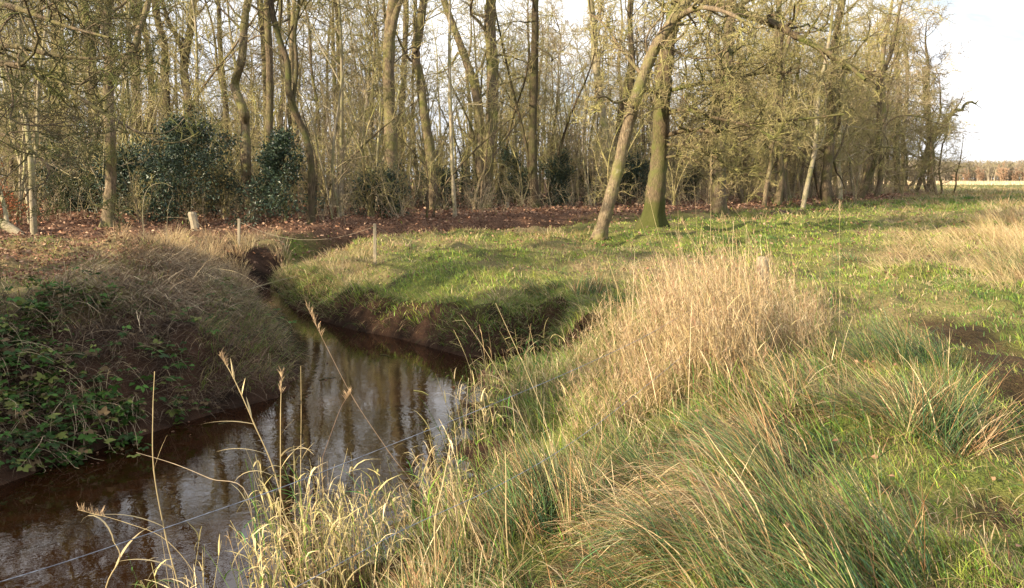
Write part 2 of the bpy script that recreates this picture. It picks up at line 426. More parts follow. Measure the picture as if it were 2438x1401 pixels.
# right-hand meadow: straw swathes
def patchy(x, y, seed, thr, sc=.5):
    k = fbm(x * sc, y * sc, seed) > thr; return x[k], y[k]
add_reg(*patchy(*rect_pix(2120, 2480, 480, 690, 330), 411, .46, .45), per=38, rad=.3, Lr=(.2, .6), Wk=.00045, cols=TAN + TAN + OLIVE, colw=None, tiltm=.6, az0=2.9, azs=.6)
add_reg(*rect_pix(2350, 2480, 480, 620, 70), per=40, rad=.3, Lr=(.4, .8), Wk=.00045, cols=TAN, colw=None, tiltm=.4, az0=2.9, azs=.6)
add_reg(*patchy(*rect_pix(950, 2300, 540, 760, 420), 413, .5, .7), per=30, rad=.22, Lr=(.1, .24), Wk=.0004, cols=TAN + OLIVE + OLIVE, colw=None, tiltm=1.0, az0=2.7, azs=1.0)
add_reg(*rect_pix(2050, 2330, 560, 700, 70), per=36, rad=.2, Lr=(.15, .35), Wk=.00045, cols=TAN, colw=None, tiltm=.9)
add_reg(*rect_pix(1500, 2438, 470, 530, 260), per=16, rad=.5, Lr=(.2, .5), Wk=.0005, cols=TAN + OLIVE + GREEN, colw=None, tiltm=.3)
add_reg(*rect_pix(2050, 2500, 448, 470, 240), per=14, rad=1.2, Lr=(.3, .7), Wk=.0006, cols=TAN + OLIVE, colw=None, tiltm=.3)
add_reg(*rect_pix(1150, 1500, 600, 740, 60), per=26, rad=.15, Lr=(.15, .3), Wk=.0004, cols=TAN + OLIVE, colw=None, tiltm=.5)
tag(B.obj('straw_grass', M['dryblade']), 'straw-coloured winter grass fringing the wood and the far right of the meadow', 'dry grass', kind='stuff')

# --- low dark green meadow tufts
B = Bag()
add_reg(*rect_pix(1500, 2438, 500, 720, 90), per=40, rad=.16, Lr=(.12, .28), Wk=.0004, cols=GREEN + RUSH, colw=None, tiltm=.5)
add_reg(*rect_pix(950, 1500, 590, 760, 30), per=46, rad=.16, Lr=(.12, .25), Wk=.0004, cols=GREEN + RUSH, colw=None, tiltm=.5)
add_reg(*rect_pix(1750, 2438, 462, 500, 160), per=26, rad=.5, Lr=(.25, .5), Wk=.0005, cols=GREEN + RUSH, colw=None, tiltm=.4)
# green lip of the far bank
u = RNG.random(900); pts = np.array([ong(x, y, -.1)[:2] for x, y in [(650, 665), (700, 705), (800, 740), (900, 765), (1000, 775), (1060, 785), (1140, 790)]])
k = u * (len(pts) - 1.001); i0 = k.astype(int); fr = (k - i0)[:, None]; pp = pts[i0] * (1 - fr) + pts[i0 + 1] * fr
qx = pp[:, 0] + RNG.normal(0, .12, 900); qy = pp[:, 1] + .1 + RNG.normal(0, .2, 900); ok = (sdf(qx, qy) > .14) & (qy > 10.6 + .3 * qx); qx, qy = qx[ok], qy[ok]
clumps(qx, qy, per=46, rad=.13, Lr=(.1, .3), Wk=.0004, cols=LIME + GREEN, colw=None, tiltm=.6, curl=(.8, 2.2), az0=-1.9, azs=.6, B=B)
tag(B.obj('green_tufts', M['blade']), 'lusher green grass tufts over the far bank lip and in the meadow', 'grass', kind='stuff')

# --- grass hanging over the face of the far bank
def lip():
    B = Bag(); n = 90000; x = RNG.uniform(-6.2, 2.2, n); y = RNG.uniform(9.2, 19, n); s = sdf(x, y); ok = (s > -.03) & (s < .75) & ~leftside(x, y) & (y > 10.2 + .3 * x); x, y, s = x[ok], y[ok], s[ok]
    e = .05; gx_ = sdf(x + e, y) - s; gy_ = sdf(x, y + e) - s; az = np.arctan2(-gy_, -gx_)
    px = CX + F * x / y; bare = np.exp(-((px - 940) / 130) ** 2)
    f = fbm(x * 2.3, y * 2.3, 421); ok = (f > .3 + .16 * bare) & (RNG.random(len(x)) < np.where(s < .4, .8 - .55 * bare, 1)); x, y, s, az = x[ok], y[ok], s[ok], az[ok]; n = len(x)
    c = pal(GREEN + OLIVE + LIME[:1] + TAN[:2], n, None, .3)
    V, Q, C, _ = blades(np.stack([x, y, H(x, y)], 1), az + RNG.normal(0, .5, n), RNG.uniform(.3, 1.1, n), RNG.uniform(.8, 2.0, n), RNG.uniform(.12, .34, n), RNG.uniform(.005, .01, n), c * .7, c * 1.1, K=4); B.add(V, Q, C)
    # brown roots and dead blades on the bare face
    n = 22000; x = RNG.uniform(-6.2, 2.2, n); y = RNG.uniform(9.2, 19, n); s = sdf(x, y); ok = (s > .0) & (s < .35) & ~leftside(x, y) & (y > 10.2 + .3 * x); x, y = x[ok], y[ok]; n = len(x)
    c = pal([(.22, .13, .07), (.12, .07, .04), (.35, .24, .13)], n, None, .3)
    V, Q, C, _ = blades(np.stack([x, y, H(x, y)], 1), RNG.normal(-1.8, .8, n), RNG.uniform(.6, 1.6, n), RNG.uniform(.6, 1.8, n), RNG.uniform(.08, .25, n), RNG.uniform(.004, .008, n), c, c, K=3); B.add(V, Q, C)
    tag(B.obj('overhanging_grass', M['blade']), 'grass hanging over the brown earth face of the far bank', 'grass', kind='stuff')
lip()

# --- tall pale reed grass behind the rushes
def reeds():
    B = Bag()
    n = 6600
    u = RNG.random(n)
    px = 1360 + 620 * RNG.beta(1.35, 1.35, n); py = RNG.uniform(735, 925, n)
    x, y = np.array([ong(a, b)[:2] for a, b in zip(px, py)]).T
    dens = fbm(x * 1.5, y * 1.5, 101); ok = (RNG.random(n) < .35 + 1.3 * sst(.35, .6, dens)) & (sdf(x, y) > -.25)
    ok &= ~((py > 860) & (px > 1820))
    x, y, px = x[ok], y[ok], px[ok]; n = len(x)
    z = H(x, y) - .03; z = np.maximum(z, WZ - .05)
    hgt = np.interp(px, [1390, 1500, 1650, 1750, 1880, 1950], [.4, .56, .8, .95, .8, .45])
    L = hgt * RNG.uniform(.4, 1.12, n) * (.6 + .65 * sst(.25, .7, fbm(x * 1.9, y * 1.9, 103))) * (1 - .35 * RNG.random(n) ** 3)
    az = RNG.normal(2.9, 1.1, n); tilt = np.abs(RNG.normal(.12, .2, n)); curl = RNG.uniform(0, .9, n)
    c = .84 * pal(TAN[:3] + [(.44, .34, .17), (.33, .22, .1), (.26, .17, .09)], n, None, .24)
    V, Q, C, P = blades(np.stack([x, y, z], 1), az, tilt, curl, L, np.full(n, .0048) * RNG.uniform(.6, 1.3, n), c * .85, c * 1.1, K=4, tipw=.5, jit=.04)
    B.add(V, Q, C)
    j = RNG.choice(n, 420, replace=False); m_ = len(j); c2 = pal(TAN[:3], m_, None, .2)
    V, Q, C, _ = blades(np.stack([x[j] + RNG.normal(0, .3, m_), y[j] + RNG.normal(0, .3, m_), z[j]], 1), RNG.normal(2.6, .9, m_), np.abs(RNG.normal(.1, .12, m_)), RNG.uniform(.1, .7, m_), L[j] * RNG.uniform(1.15, 1.5, m_), np.full(m_, .0045), c2, c2 * 1.1, K=6, tipw=.4)
    B.add(V, Q, C)
    # drooping dry leaves off the stems
    for rep in range(3):
        j = RNG.choice(n, int(n * .8)); seg = RNG.integers(1, 4, len(j)); r0 = P[j, seg]
        m_ = len(j); c2 = pal(TAN, m_, None, .18)
        V, Q, C, _ = blades(r0, RNG.uniform(0, 6.28, m_), np.abs(RNG.normal(.7, .4, m_)), RNG.uniform(.4, 2.2, m_), RNG.uniform(.08, .26, m_), RNG.uniform(.004, .009, m_), c2, c2 * 1.1, K=3)
        B.add(V, Q, C)
    # loose seed heads
    j = np.where(RNG.random(n) < .35)[0]; m_ = len(j)
    for rep in range(6):
        c2 = pal([(.42, .3, .18), (.5, .39, .25), (.3, .16, .1)], m_, None, .15)
        r0 = P[j, -1] - np.array([0, 0, 1]) * (RNG.random(m_) * .1)[:, None]
        V, Q, C, _ = blades(r0, RNG.uniform(0, 6.28, m_), RNG.uniform(.1, .6, m_), RNG.uniform(0, .6, m_), RNG.uniform(.03, .07, m_), RNG.uniform(.005, .01, m_), c2, c2, K=1)
        B.add(V, Q, C)
    # green shoots low down
    j = RNG.choice(n, 1800); m_ = len(j); c2 = pal(GREEN + OLIVE, m_)
    V, Q, C, _ = blades(P[j, 0], RNG.uniform(0, 6.28, m_), np.abs(RNG.normal(.2, .15, m_)), RNG.uniform(.1, 1, m_), RNG.uniform(.2, .5, m_), RNG.uniform(.004, .008, m_), c2, c2 * 1.1, K=3)
    B.add(V, Q, C)
    tag(B.obj('tall_reed_grass', M['dryblade']), 'tall stand of pale dead reed grass on the near bank, right of the brook', 'reed grass', kind='stuff')
reeds()

# --- rough grass of the near bank and foreground
def straw_tuft(px, py, Yd, n, Lr, label, green=.2, rad=.12, az0=2.8):
    b = atd(px, py, Yd); cz = max(float(H(b[0:1], b[1:2])[0]), WZ - .12); o = empty('straw_tuft', (b[0], b[1], cz))
    x = RNG.normal(0, rad, n); y = RNG.normal(0, rad, n); z_ = np.maximum(H(x + b[0], y + b[1]), WZ - .12) - cz - .02
    c = np.where((RNG.random(n) < green)[:, None], pal(GREEN + OLIVE, n), pal([(.5, .41, .2), (.42, .35, .15), (.56, .45, .26), (.4, .28, .15)], n, None, .2))
    V, Q, C, P = blades(np.stack([x, y, z_], 1), RNG.normal(az0, 1.3, n), np.abs(RNG.normal(.1, .14, n)), RNG.uniform(0, .5, n), RNG.uniform(*Lr, n), RNG.uniform(.004, .0065, n), c * .75, c * 1.15, K=8, tipw=.4, jit=.05)
    Bs = Bag(); Bs.add(V, Q, C); Bs.obj('stems', M['dryblade'], o); Bl = Bag()
    for rep in range(4):
        j = np.arange(n); seg = RNG.integers(2, 8, n); c2 = c[j] * RNG.uniform(.8, 1.3, (n, 1))
        V, Q, C, _ = blades(P[j, seg], RNG.uniform(0, 6.28, n), np.abs(RNG.normal(.6, .4, n)), RNG.uniform(.6, 2.6, n), RNG.uniform(.08, .26, n), RNG.uniform(.006, .012, n), c2, c2 * 1.1, K=5, jit=.15); Bl.add(V, Q, C)
    Bl.obj('leaves', M['dryblade'], o); tag(o, label, 'dry grass', 'straw tufts at the edge of the pool')
def foreground():
    B = Bag()
    def field(n, x0, x1, y0, y1, Lr, cols, w=None, az0=2.6, azs=1.0, tiltm=.4, Wr=(.003, .008), curl=(.2, 1.6), K=5, thr=.3, z=0.0, sc=2.4, seed=121, tip=1.2):
        x, y = rect_pix(x0, x1, y0, y1, n, z)
        f = fbm(x * sc, y * sc, seed)
        s = sdf(x, y)
        ok = (RNG.random(n) < sst(thr + .05, thr + .25, f) + .02) & (s > -.12) & ~leftside(x, y)
        ok &= RNG.random(n) < .1 + .9 * sst(.1, 1.6, s)
        x, y, f = x[ok], y[ok], f[ok]; m_ = len(x)
        L = .74 * RNG.uniform(*Lr, m_) * (.5 + 1.0 * sst(thr, .8, f)) * (.6 + .4 * sst(.2, 1.8, s[ok]))
        c = pal(cols, m_, w, .4)
        fl = fbm(x * .9, y * .9, seed + 7)
        az = az0 + (fl - .5) * 2.6 + RNG.normal(0, azs, m_)
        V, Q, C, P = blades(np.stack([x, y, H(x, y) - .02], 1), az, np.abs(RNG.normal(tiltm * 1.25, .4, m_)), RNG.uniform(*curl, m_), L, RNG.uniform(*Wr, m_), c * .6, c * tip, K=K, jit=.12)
        B.add(V, Q, C)
    # tangled thatch everywhere near
    field(17000, 500, 2100, 930, 1560, (.15, .42), TAN + OLIVE + RUST + RUST, tiltm=.9, curl=(.3, 1.8), thr=.2)
    field(14000, 500, 2100, 930, 1560, (.15, .4), GREEN + RUSH + OLIVE[:1], tiltm=.5, thr=.3, seed=131)
    field(9000, 1100, 2000, 850, 1000, (.2, .5), TAN + OLIVE + GREEN, tiltm=.5, thr=.3, seed=141)
    # bank slope down to the water: long mixed stems
    field(5500, 480, 1250, 1080, 1560, (.25, .6), TAN[:3] + OLIVE + GREEN, tiltm=.25, thr=.35, z=-.4, seed=151, sc=3)
    field(6000, 560, 1120, 1060, 1500, (.4, .85), TAN[:3] + OLIVE[:2] + GREEN[:1], tiltm=.18, thr=.38, z=-.4, seed=155, sc=3, curl=(.1, 1.0), tip=1.3)
    field(9000, 900, 1900, 980, 1500, (.25, .6), TAN + RUST[2:], tiltm=1.0, thr=.5, seed=156, sc=1.8, curl=(.6, 2.0), Wr=(.004, .009), az0=2.9, azs=.5, tip=1.3)
    field(9000, 1120, 1480, 800, 900, (.2, .5), TAN[:3] + OLIVE + GREEN, tiltm=.4, thr=.2, z=-.3, seed=165)
    field(7000, 1020, 1480, 880, 1120, (.25, .6), TAN[:3] + OLIVE + GREEN + LIME, tiltm=.25, thr=.35, z=-.3, seed=161, sc=3)
    # lusher green at the far right
    field(11000, 2050, 2600, 1050, 1560, (.05, .17), GREEN + OLIVE + OLIVE + LIME[1:2], tiltm=.6, thr=.42, seed=171, Wr=(.003, .005))
    field(7000, 1950, 2600, 950, 1450, (.1, .25), TAN + OLIVE + RUST, tiltm=.9, thr=.45, seed=181)
    field(14000, 1900, 2600, 800, 1060, (.06, .18), GREEN + OLIVE + LIME, tiltm=.6, thr=.35, seed=191)
    field(16000, 1800, 2600, 980, 1560, (.08, .26), TAN + RUST + OLIVE + GREEN, tiltm=1.0, thr=.1, seed=201, Wr=(.003, .006), curl=(.3, 1.6))
    field(9000, 1700, 2600, 760, 1560, (.06, .16), GREEN + OLIVE, tiltm=.7, thr=.1, seed=203, Wr=(.003, .005))
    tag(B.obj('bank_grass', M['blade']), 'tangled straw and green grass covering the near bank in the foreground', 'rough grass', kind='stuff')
foreground()
straw_tuft(705, 1420, 4.5, 46, (.55, 1.0), 'tall leafy straw tuft standing in front of the pool, left of centre at the bottom')
straw_tuft(800, 1400, 4.5, 44, (.45, .85), 'leafy straw tuft just right of the tallest one before the pool')
straw_tuft(880, 1330, 4.7, 34, (.35, .65), 'shorter straw tuft leaning over the lower right corner of the pool')
straw_tuft(640, 1470, 4.2, 30, (.4, .7), 'short straw tuft cut by the bottom edge, under the tall stalks', .4)
straw_tuft(430, 1470, 4.1, 14, (.35, .7), 'thin straw tuft at the foot of the tall bare stalk, bottom left', .3, .08)
straw_tuft(1095, 1180, 5.8, 36, (.4, .75), 'green and straw tuft at the right rim of the pool', .4, .14)
straw_tuft(1150, 1050, 7.2, 40, (.45, .8), 'straw tuft at the inner bend of the near bank', .35, .16)
straw_tuft(1240, 960, 8.6, 46, (.5, .9), 'tall straw tuft left of the pale reeds by the mouth of the side channel', .35, .2)
straw_tuft(1000, 1290, 5.0, 36, (.35, .7), 'mixed tuft on the slope of the near bank below the rim tuft', .5, .16)

# --- individual soft-rush clumps
def rush(px, py, n, Lr, az0, azs, rad, label, dry=.3, tilt=(.25, .2), curl=(.2, 1.1), W=.0046, z=0.0, topcol=(.38, .25, .12), cols=RUSH):
    c = ong(px, py, z); cz = float(H(np.array([c[0]]), np.array([c[1]]))[0])
    o = empty('rush_clump', (c[0], c[1], cz))
    nt_ = max(5, n // 26); tid = RNG.integers(0, nt_, n)
    tp = RNG.uniform(0, 6.283, nt_); tr = rad * 1.25 * np.sqrt(RNG.random(nt_)); tx = tr * np.cos(tp); ty = tr * np.sin(tp)
    x = tx[tid] + RNG.normal(0, .035, n); y = ty[tid] + RNG.normal(0, .035, n); r = np.hypot(x, y)
    z_ = H(x + c[0], y + c[1]) - cz - .02
    az = az0 + RNG.normal(0, azs * .9, nt_)[tid] + RNG.normal(0, azs * .7, n)
    L = .82 * RNG.uniform(*Lr, n) * RNG.uniform(.55, 1.2, nt_)[tid]
    til = np.abs(tilt[0] + RNG.normal(0, tilt[1], nt_)[tid] + RNG.normal(0, tilt[1] * .7, n)) + .12
    cu = RNG.uniform(*curl, n) * RNG.uniform(.6, 1.6, nt_)[tid]
    isd = RNG.random(n) < np.clip(dry * .95 * RNG.choice([.3, 1, 2.2], nt_)[tid], 0, .95)
    g = pal(cols, n, None, .3) * np.exp(RNG.normal(0, .25, nt_))[tid][:, None]; t = pal(TAN + RUST, n, None, .35)
    c0 = np.where(isd[:, None], t * .8, g); tipm = RNG.random(n) < .38
    c1 = np.where(isd[:, None], t * 1.1, np.where(tipm[:, None], .4 * g + .6 * np.array(topcol), g * 1.25))
    Bg = Bag(); Bd = Bag()
    R_ = np.stack([x, y, z_], 1)
    for bag, mk in ((Bg, ~isd), (Bd, isd)):
        V, Q, C, P = blades(R_[mk], az[mk], til[mk], cu[mk], L[mk], np.full(mk.sum(), W) * RNG.uniform(.7, 1.3, mk.sum()), c0[mk], c1[mk], K=7, tipw=.25, jit=.08)
        bag.add(V, Q, C)
    Bg.obj('green_blades', M['blade'], o); Bd.obj('dead_blades', M['dryblade'], o)
    tag(o, label, 'rush clump', 'clumps of soft rush')
WL = math.pi
rush(1990, 1420, 1500, (.4, .9), WL - .35, .6, .34, 'large wind-swept rush clump nearest the viewer, blades sweeping left, bottom right', .25, (.45, .2), (.3, 1.0))
rush(1640, 1330, 900, (.35, .75), WL - .1, .45, .34, 'flattened dark green rush clump lying left of the large foreground clump', .25, (.8, .2), (.3, .9))
rush(2240, 1060, 1000, (.4, .78), 1.9, 1.8, .2, 'upright spiky rush clump beside the muddy track, blades fanning both ways', .3, (.3, .22), (.1, .8))
rush(2110, 1010, 650, (.35, .75), WL - .1, .4, .2, 'rush clump bent flat to the left of the upright spiky clump', .5, (.7, .2), (.4, 1.1))
rush(1790, 1110, 950, (.4, .85), WL - .3, .4, .28, 'rush clump with rust-tipped blades arching left behind the large foreground clump', .4, (.5, .2), (.5, 1.3), topcol=(.48, .27, .13))
rush(1880, 930, 1000, (.3, .7), WL - .3, 1.1, .42, 'low domed olive and tan rush clump at the foot of the pale reeds', .5, (.5, .25), (.7, 1.6), topcol=(.42, .28, .12), cols=OLIVE + RUSH)
rush(2150, 880, 900, (.35, .7), 2.2, .9, .3, 'blue-green rush clump at the back, right end of the pale reeds', .12, (.35, .2), (.4, 1.2))
rush(1370, 1110, 1000, (.35, .75), 2.3, .6, .2, 'green rush clump on the near bank right of the open water', .3, (.35, .2), (.1, .8))
rush(1540, 1050, 800, (.35, .65), WL - .3, .5, .2, 'small bent rush clump between the water edge clump and the rust-tipped clump', .25, (.5, .2), (.3, 1.0))
rush(1190, 1200, 700, (.35, .7), 2.4, .7, .2, 'thin green rush clump at the lip of the near bank over the pool', .35, (.35, .2), (.1, .8), z=-.2)
rush(1010, 1340, 600, (.3, .6), 2.2, .8, .25, 'rush clump at the lower edge of the pool among straw stems', .45, (.4, .2), (.1, .9), z=-.3)
rush(1300, 680, 500, (.25, .5), WL, .5, .22, 'dark green rush clump on the open meadow past the far bank', .2, (.5, .2), (.5, 1.2), W=.007)
rush(1395, 680, 350, (.3, .55), 1.6, .9, .2, 'rush clump in front of the leaning oak at the left edge of the pale reeds', .3, (.3, .2), (.1, .8), W=.007)
rush(2010, 618, 300, (.2, .4), 1.6, 1.5, .2, 'small dark rush tuft alone in the middle of the meadow', .2, (.4, .2), (.2, .9), W=.008)
rush(2455, 665, 900, (.5, .95), 2.2, 1.0, .45, 'big green and straw rush clump at the right edge of the meadow', .45, (.3, .2), (.2, .9), W=.006)

# ------------------------------------------------------------------ tubes and trees
def tube_batch(P, Rr, sides, cap=False):
    """P (N,K,3), Rr (N,K) -> verts, quads"""
    n, K, _ = P.shape
    T = np.gradient(P, axis=1); T = nrm(T)
    main = nrm(P[:, -1] - P[:, 0])
    ref = np.where(np.abs(main[:, 2:3]) > .75, np.array([[1., .13, 0]]), np.array([[.1, .05, 1.]]))
    U = nrm(np.cross(T, ref[:, None, :])); Vv = np.cross(T, U)
    a = np.arange(sides) * 2 * np.pi / sides
    V = P[:, :, None, :] + Rr[:, :, None, None] * (np.cos(a)[None, None, :, None] * U[:, :, None, :] + np.sin(a)[None, None, :, None] * Vv[:, :, None, :])
    V = V.reshape(-1, 3)
    b = (np.arange(n) * K * sides)[:, None, None] + (np.arange(K - 1) * sides)[None, :, None]
    s = np.arange(sides)[None, None, :]; s2 = (s + 1) % sides
    Q = np.stack([b + s, b + s2, b + sides + s2, b + sides + s], -1).reshape(-1, 4)
    return V, Q
class Tubes:
    def __init__(s): s.V = []; s.Q = []; s.n = 0
    def add(s, P, Rr, sides):
        if len(P) == 0: return
        V, Q = tube_batch(P, Rr, sides); s.V.append(V); s.Q.append(Q + s.n); s.n += len(V)
    def obj(s, name, mat, parent=None):
        return mesh_obj(name, np.concatenate(s.V), np.concatenate(s.Q), mat, parent, None, True)
def rnorm(rng, *sh): return rng.normal(0, 1, sh)
def grow(rng, st, d, L, r0, K, wob=.25, up=.0, endf=.25):
    n = len(st); P = np.zeros((n, K, 3)); P[:, 0] = st; d = nrm(d); step = (L / (K - 1))[:, None]
    acc = np.zeros((n, 3))
    for k in range(1, K):
        acc = .5 * acc + wob * rnorm(rng, n, 3)
        d = nrm(d + acc + np.array([0, 0, 1.]) * up); P[:, k] = P[:, k - 1] + d * step
    t = np.linspace(0, 1, K)
    return P, r0[:, None] * (1 - (1 - endf) * t[None, :])
def spawn(rng, P, Rr, k, t0, t1, ang, lenf, plen, radf=.55, updir=0., rmin=.0):
    n, K, _ = P.shape
    idx = np.repeat(np.arange(n), k); m = len(idx)
    base = np.tile((np.arange(k) + .5) / k, n)
    t = t0 + (t1 - t0) * np.clip(base + rng.uniform(-.5 / k, .5 / k, m), 0, 1)
    f = t * (K - 1); i = np.minimum(f.astype(int), K - 2); fr = (f - i)[:, None]
    st = P[idx, i] * (1 - fr) + P[idx, i + 1] * fr
    T = nrm(P[idx, i + 1] - P[idx, i])
    rr = Rr[idx, i] * (1 - fr[:, 0]) + Rr[idx, i + 1] * fr[:, 0]
    q = rnorm(rng, m, 3); q[:, 2] += updir; q = nrm(q - T * (q * T).sum(1, keepdims=True))
    A = rng.normal(ang, .22, m)[:, None]
    d = T * np.cos(A) + q * np.sin(A)
    L = plen[idx] * lenf * rng.uniform(.6, 1.25, m) * (1.15 - .6 * t)
    return st, d, L, np.maximum(rr * radf * rng.uniform(.7, 1.1, m), rmin), idx
def catmull(pts, per=6):
    p = np.asarray(pts, float); p = np.vstack([2 * p[0] - p[1], p, 2 * p[-1] - p[-2]]); out = []
    for i in range(1, len(p) - 2):
        for s in range(per):
            t = s / per; a, b, c, d = p[i - 1], p[i], p[i + 1], p[i + 2]
            out.append(.5 * ((2 * b) + (-a + c) * t + (2 * a - 5 * b + 4 * c - d) * t * t + (-a + 3 * b - 3 * c + d) * t ** 3))
    out.append(p[-2]); return np.array(out)
def branches(rng, tb, P, Rr, plen, plan, twigr, first=None):
    """plan: list of dicts per level"""
    for lv in plan:
        st, d, L, r, idx = spawn(rng, P, Rr, lv['k'], lv.get('t0', .25), lv.get('t1', .98), lv.get('ang', .9), lv['lf'], plen, lv.get('rf', .55), lv.get('upd', .3), twigr * lv.get('rm', 1))
        P2, R2 = grow(rng, st, d, L, r, lv['K'], lv.get('wob', .22), lv.get('up', .06), lv.get('endf', .3))
        (first or tb).add(P2, R2, lv.get('s', 3)); first = None; P, Rr, plen = P2, R2, L
def trunk_tube(tb, path, rad, sides, rng, flare=.5, per=6, lump=.05):
    p = catmull(path, per); K = len(p)
    t = np.linspace(0, 1, K); r = np.interp(t, np.linspace(0, 1, len(rad)), rad)
    h = np.concatenate([[0], np.cumsum(np.linalg.norm(np.diff(p, axis=0), axis=1))])
    if flare: r = r * (1 + flare * np.exp(-h / (r[0] * 1.3)))
    r = r * (1 + lump * rng.normal(0, 1, K))
    V, Q = tube_batch(p[None], r[None], sides)
    # buttress and bark lumps
    V = V.reshape(K, sides, 3); a = np.arange(sides)
    lob = 1 + (.26 * np.exp(-h / (r[0] * 1.8)))[:, None] * np.sin(a * 2 * np.pi / sides * 4 + rng.uniform(0, 6))[None, :] * (1 if flare else 0) + lump * .7 * rng.normal(0, 1, (K, sides))
    V = p[:, None, :] + (V - p[:, None, :]) * lob[..., None]
    tb.V.append(V.reshape(-1, 3)); tb.Q.append(Q + tb.n); tb.n += K * sides
    return p[None], r[None], h[-1]
def make_tree(name, seed, height, r0, kind='wood', path=None, rad=None, base=None, forks=(), limbs=(), twigr=.008, low=.3, nlimb=13, dens=1.0, mats=('bark', 'twig'), flare=.5, sides=12, limbk=None, droop=0.06, limblen=.33, crooked=1.0, limbr=.34):
    """returns the Empty; path in metres relative to the base"""
    rng = np.random.default_rng(seed)
    root = empty(name, base if base is not None else (0, 0, 0))
    tt = Tubes(); tc_ = Tubes()
    if path is None:
        nk = 7; z = np.linspace(-.15, height * .82, nk); off = np.cumsum(rng.normal(0, .2 * crooked, (nk, 2)), 0); off[0] = 0
        path = np.column_stack([off, z])
    path = np.asarray(path, float)
    if rad is None: rad = r0 * np.array([1, .88, .8, .7, .58, .42, .2])
    P, Rr, ln = trunk_tube(tt, path, rad, sides, rng, flare)
    srcs = [(P, Rr, ln, low)]
    for fp, fr in forks:
        Pf, Rf, lf = trunk_tube(tt, np.asarray(fp, float), fr, max(8, sides - 2), rng, 0)
        srcs.append((Pf, Rf, lf, .25))
    for fp, fr in limbs:
        Pf, Rf, lf = trunk_tube(tt, np.asarray(fp, float), fr, 8, rng, 0, lump=.08)
        srcs.append((Pf, Rf, lf, .1))
    k4 = max(2, int(round(5 * dens))); k5 = max(2, k4 - 2)
    for q, (P, Rr, ln, lo) in enumerate(srcs):
        isl = q > len(forks)
        if isl: nl = int(6 + ln * 1.9); lens = np.array([max(2.6, ln * .8)])
        else: nl = nlimb if q == 0 else max(4, int(nlimb * .6)); lens = np.array([height])
        plan = [dict(k=nl, t0=lo, lf=limblen if not isl else .5, K=11, s=6, wob=.26, up=droop, ang=.85 if not isl else .8, rf=limbr if not isl else .5, rm=2.6, upd=.5 if not isl else .1, endf=.2),
                dict(k=limbk or 6, lf=.5, K=8, s=4, wob=.3, up=droop * .6, rf=.55, t0=.2, rm=1.7),
                dict(k=k4, lf=.52, K=6, s=3, wob=.34, up=.04, rf=.6, t0=.15, rm=1.15),
                dict(k=k5, lf=.6, K=4, s=3, wob=.34, up=.03, rf=.7, t0=.1, rm=.75)]
        branches(rng, tc_, P, Rr, lens, plan, twigr, tt)
    a = tt.obj('trunk', M[mats[0]], root); b = tc_.obj('crown', M[mats[1]], root)
    KIDS[root.name] = [a, b]
    return root

def hero(name, seed, label, base, width, pts, Y=None, up_to=15., low=.45, forks=(), limbs=(), cat='tree', group=None, yj=.0, topr=.45, **kw):
    """pts: photo points from the foot up. Trunk continues above the frame."""
    if Y is None: Y = ong(*base)[1]
    b = atd(base[0], base[1], Y); b[2] = float(H(np.array([b[0]]), np.array([b[1]]))[0])
    sc = math.hypot(b[0], b[1]) / F * 1.0
    rg = np.random.default_rng(seed)
    def conv(L, dY0=0., dY=0.):
        out = []
        for i, q in enumerate(L):
            px, py = q[0], q[1]; yy = q[2] if len(q) > 2 else 0
            p = atd(px, py, Y + dY0 + dY * i / max(1, len(L) - 1) + yy + (rg.normal(0, .12) if i else 0)); out.append(p - b)
        return out
    path = conv(pts); path[0] = np.array([path[0][0], 0, -.12])
    def extend(path, r_w):
        d = path[-1] - path[-2]; d = d / np.linalg.norm(d); p = path[-1].copy(); n0 = len(path)
        while p[2] < up_to * .85:
            d = d + rg.normal(0, .12, 3); d[2] = abs(d[2]) + .25; d = d / np.linalg.norm(d); p = p + d * 2.2; path.append(p.copy())
        m = len(path) - n0
        return path, m
    path, m = extend(path, width)
    rw = width / 2 * Y / F
    rad = list(rw * np.linspace(1, .72, len(pts))) + list(rw * np.linspace(.68, .15, m)) if m else list(rw * np.linspace(1, topr, len(pts)))
    FK = []
    for fp, fw0, fw1 in forks:
        fpp = conv(fp); r0_, r1_ = fw0 / 2 * Y / F, fw1 / 2 * Y / F; nn = len(fpp)
        fpp, mm = extend(fpp, fw1); FK.append((fpp, list(np.linspace(r0_, r1_, nn)) + list(np.linspace(r1_, r1_ * .2, mm) if mm else [])))
    LM = []
    for fp, fw0, fw1, dY in limbs:
        LM.append((conv(fp, 0, dY), [fw0 / 2 * Y / F, fw1 / 2 * Y / F]))
    t = make_tree(name, seed, up_to, rw, path=path, rad=rad, base=tuple(b), forks=FK, limbs=LM, low=low, **kw)
    tag(t, label, cat, group); return t

HOLLY_BASES = []
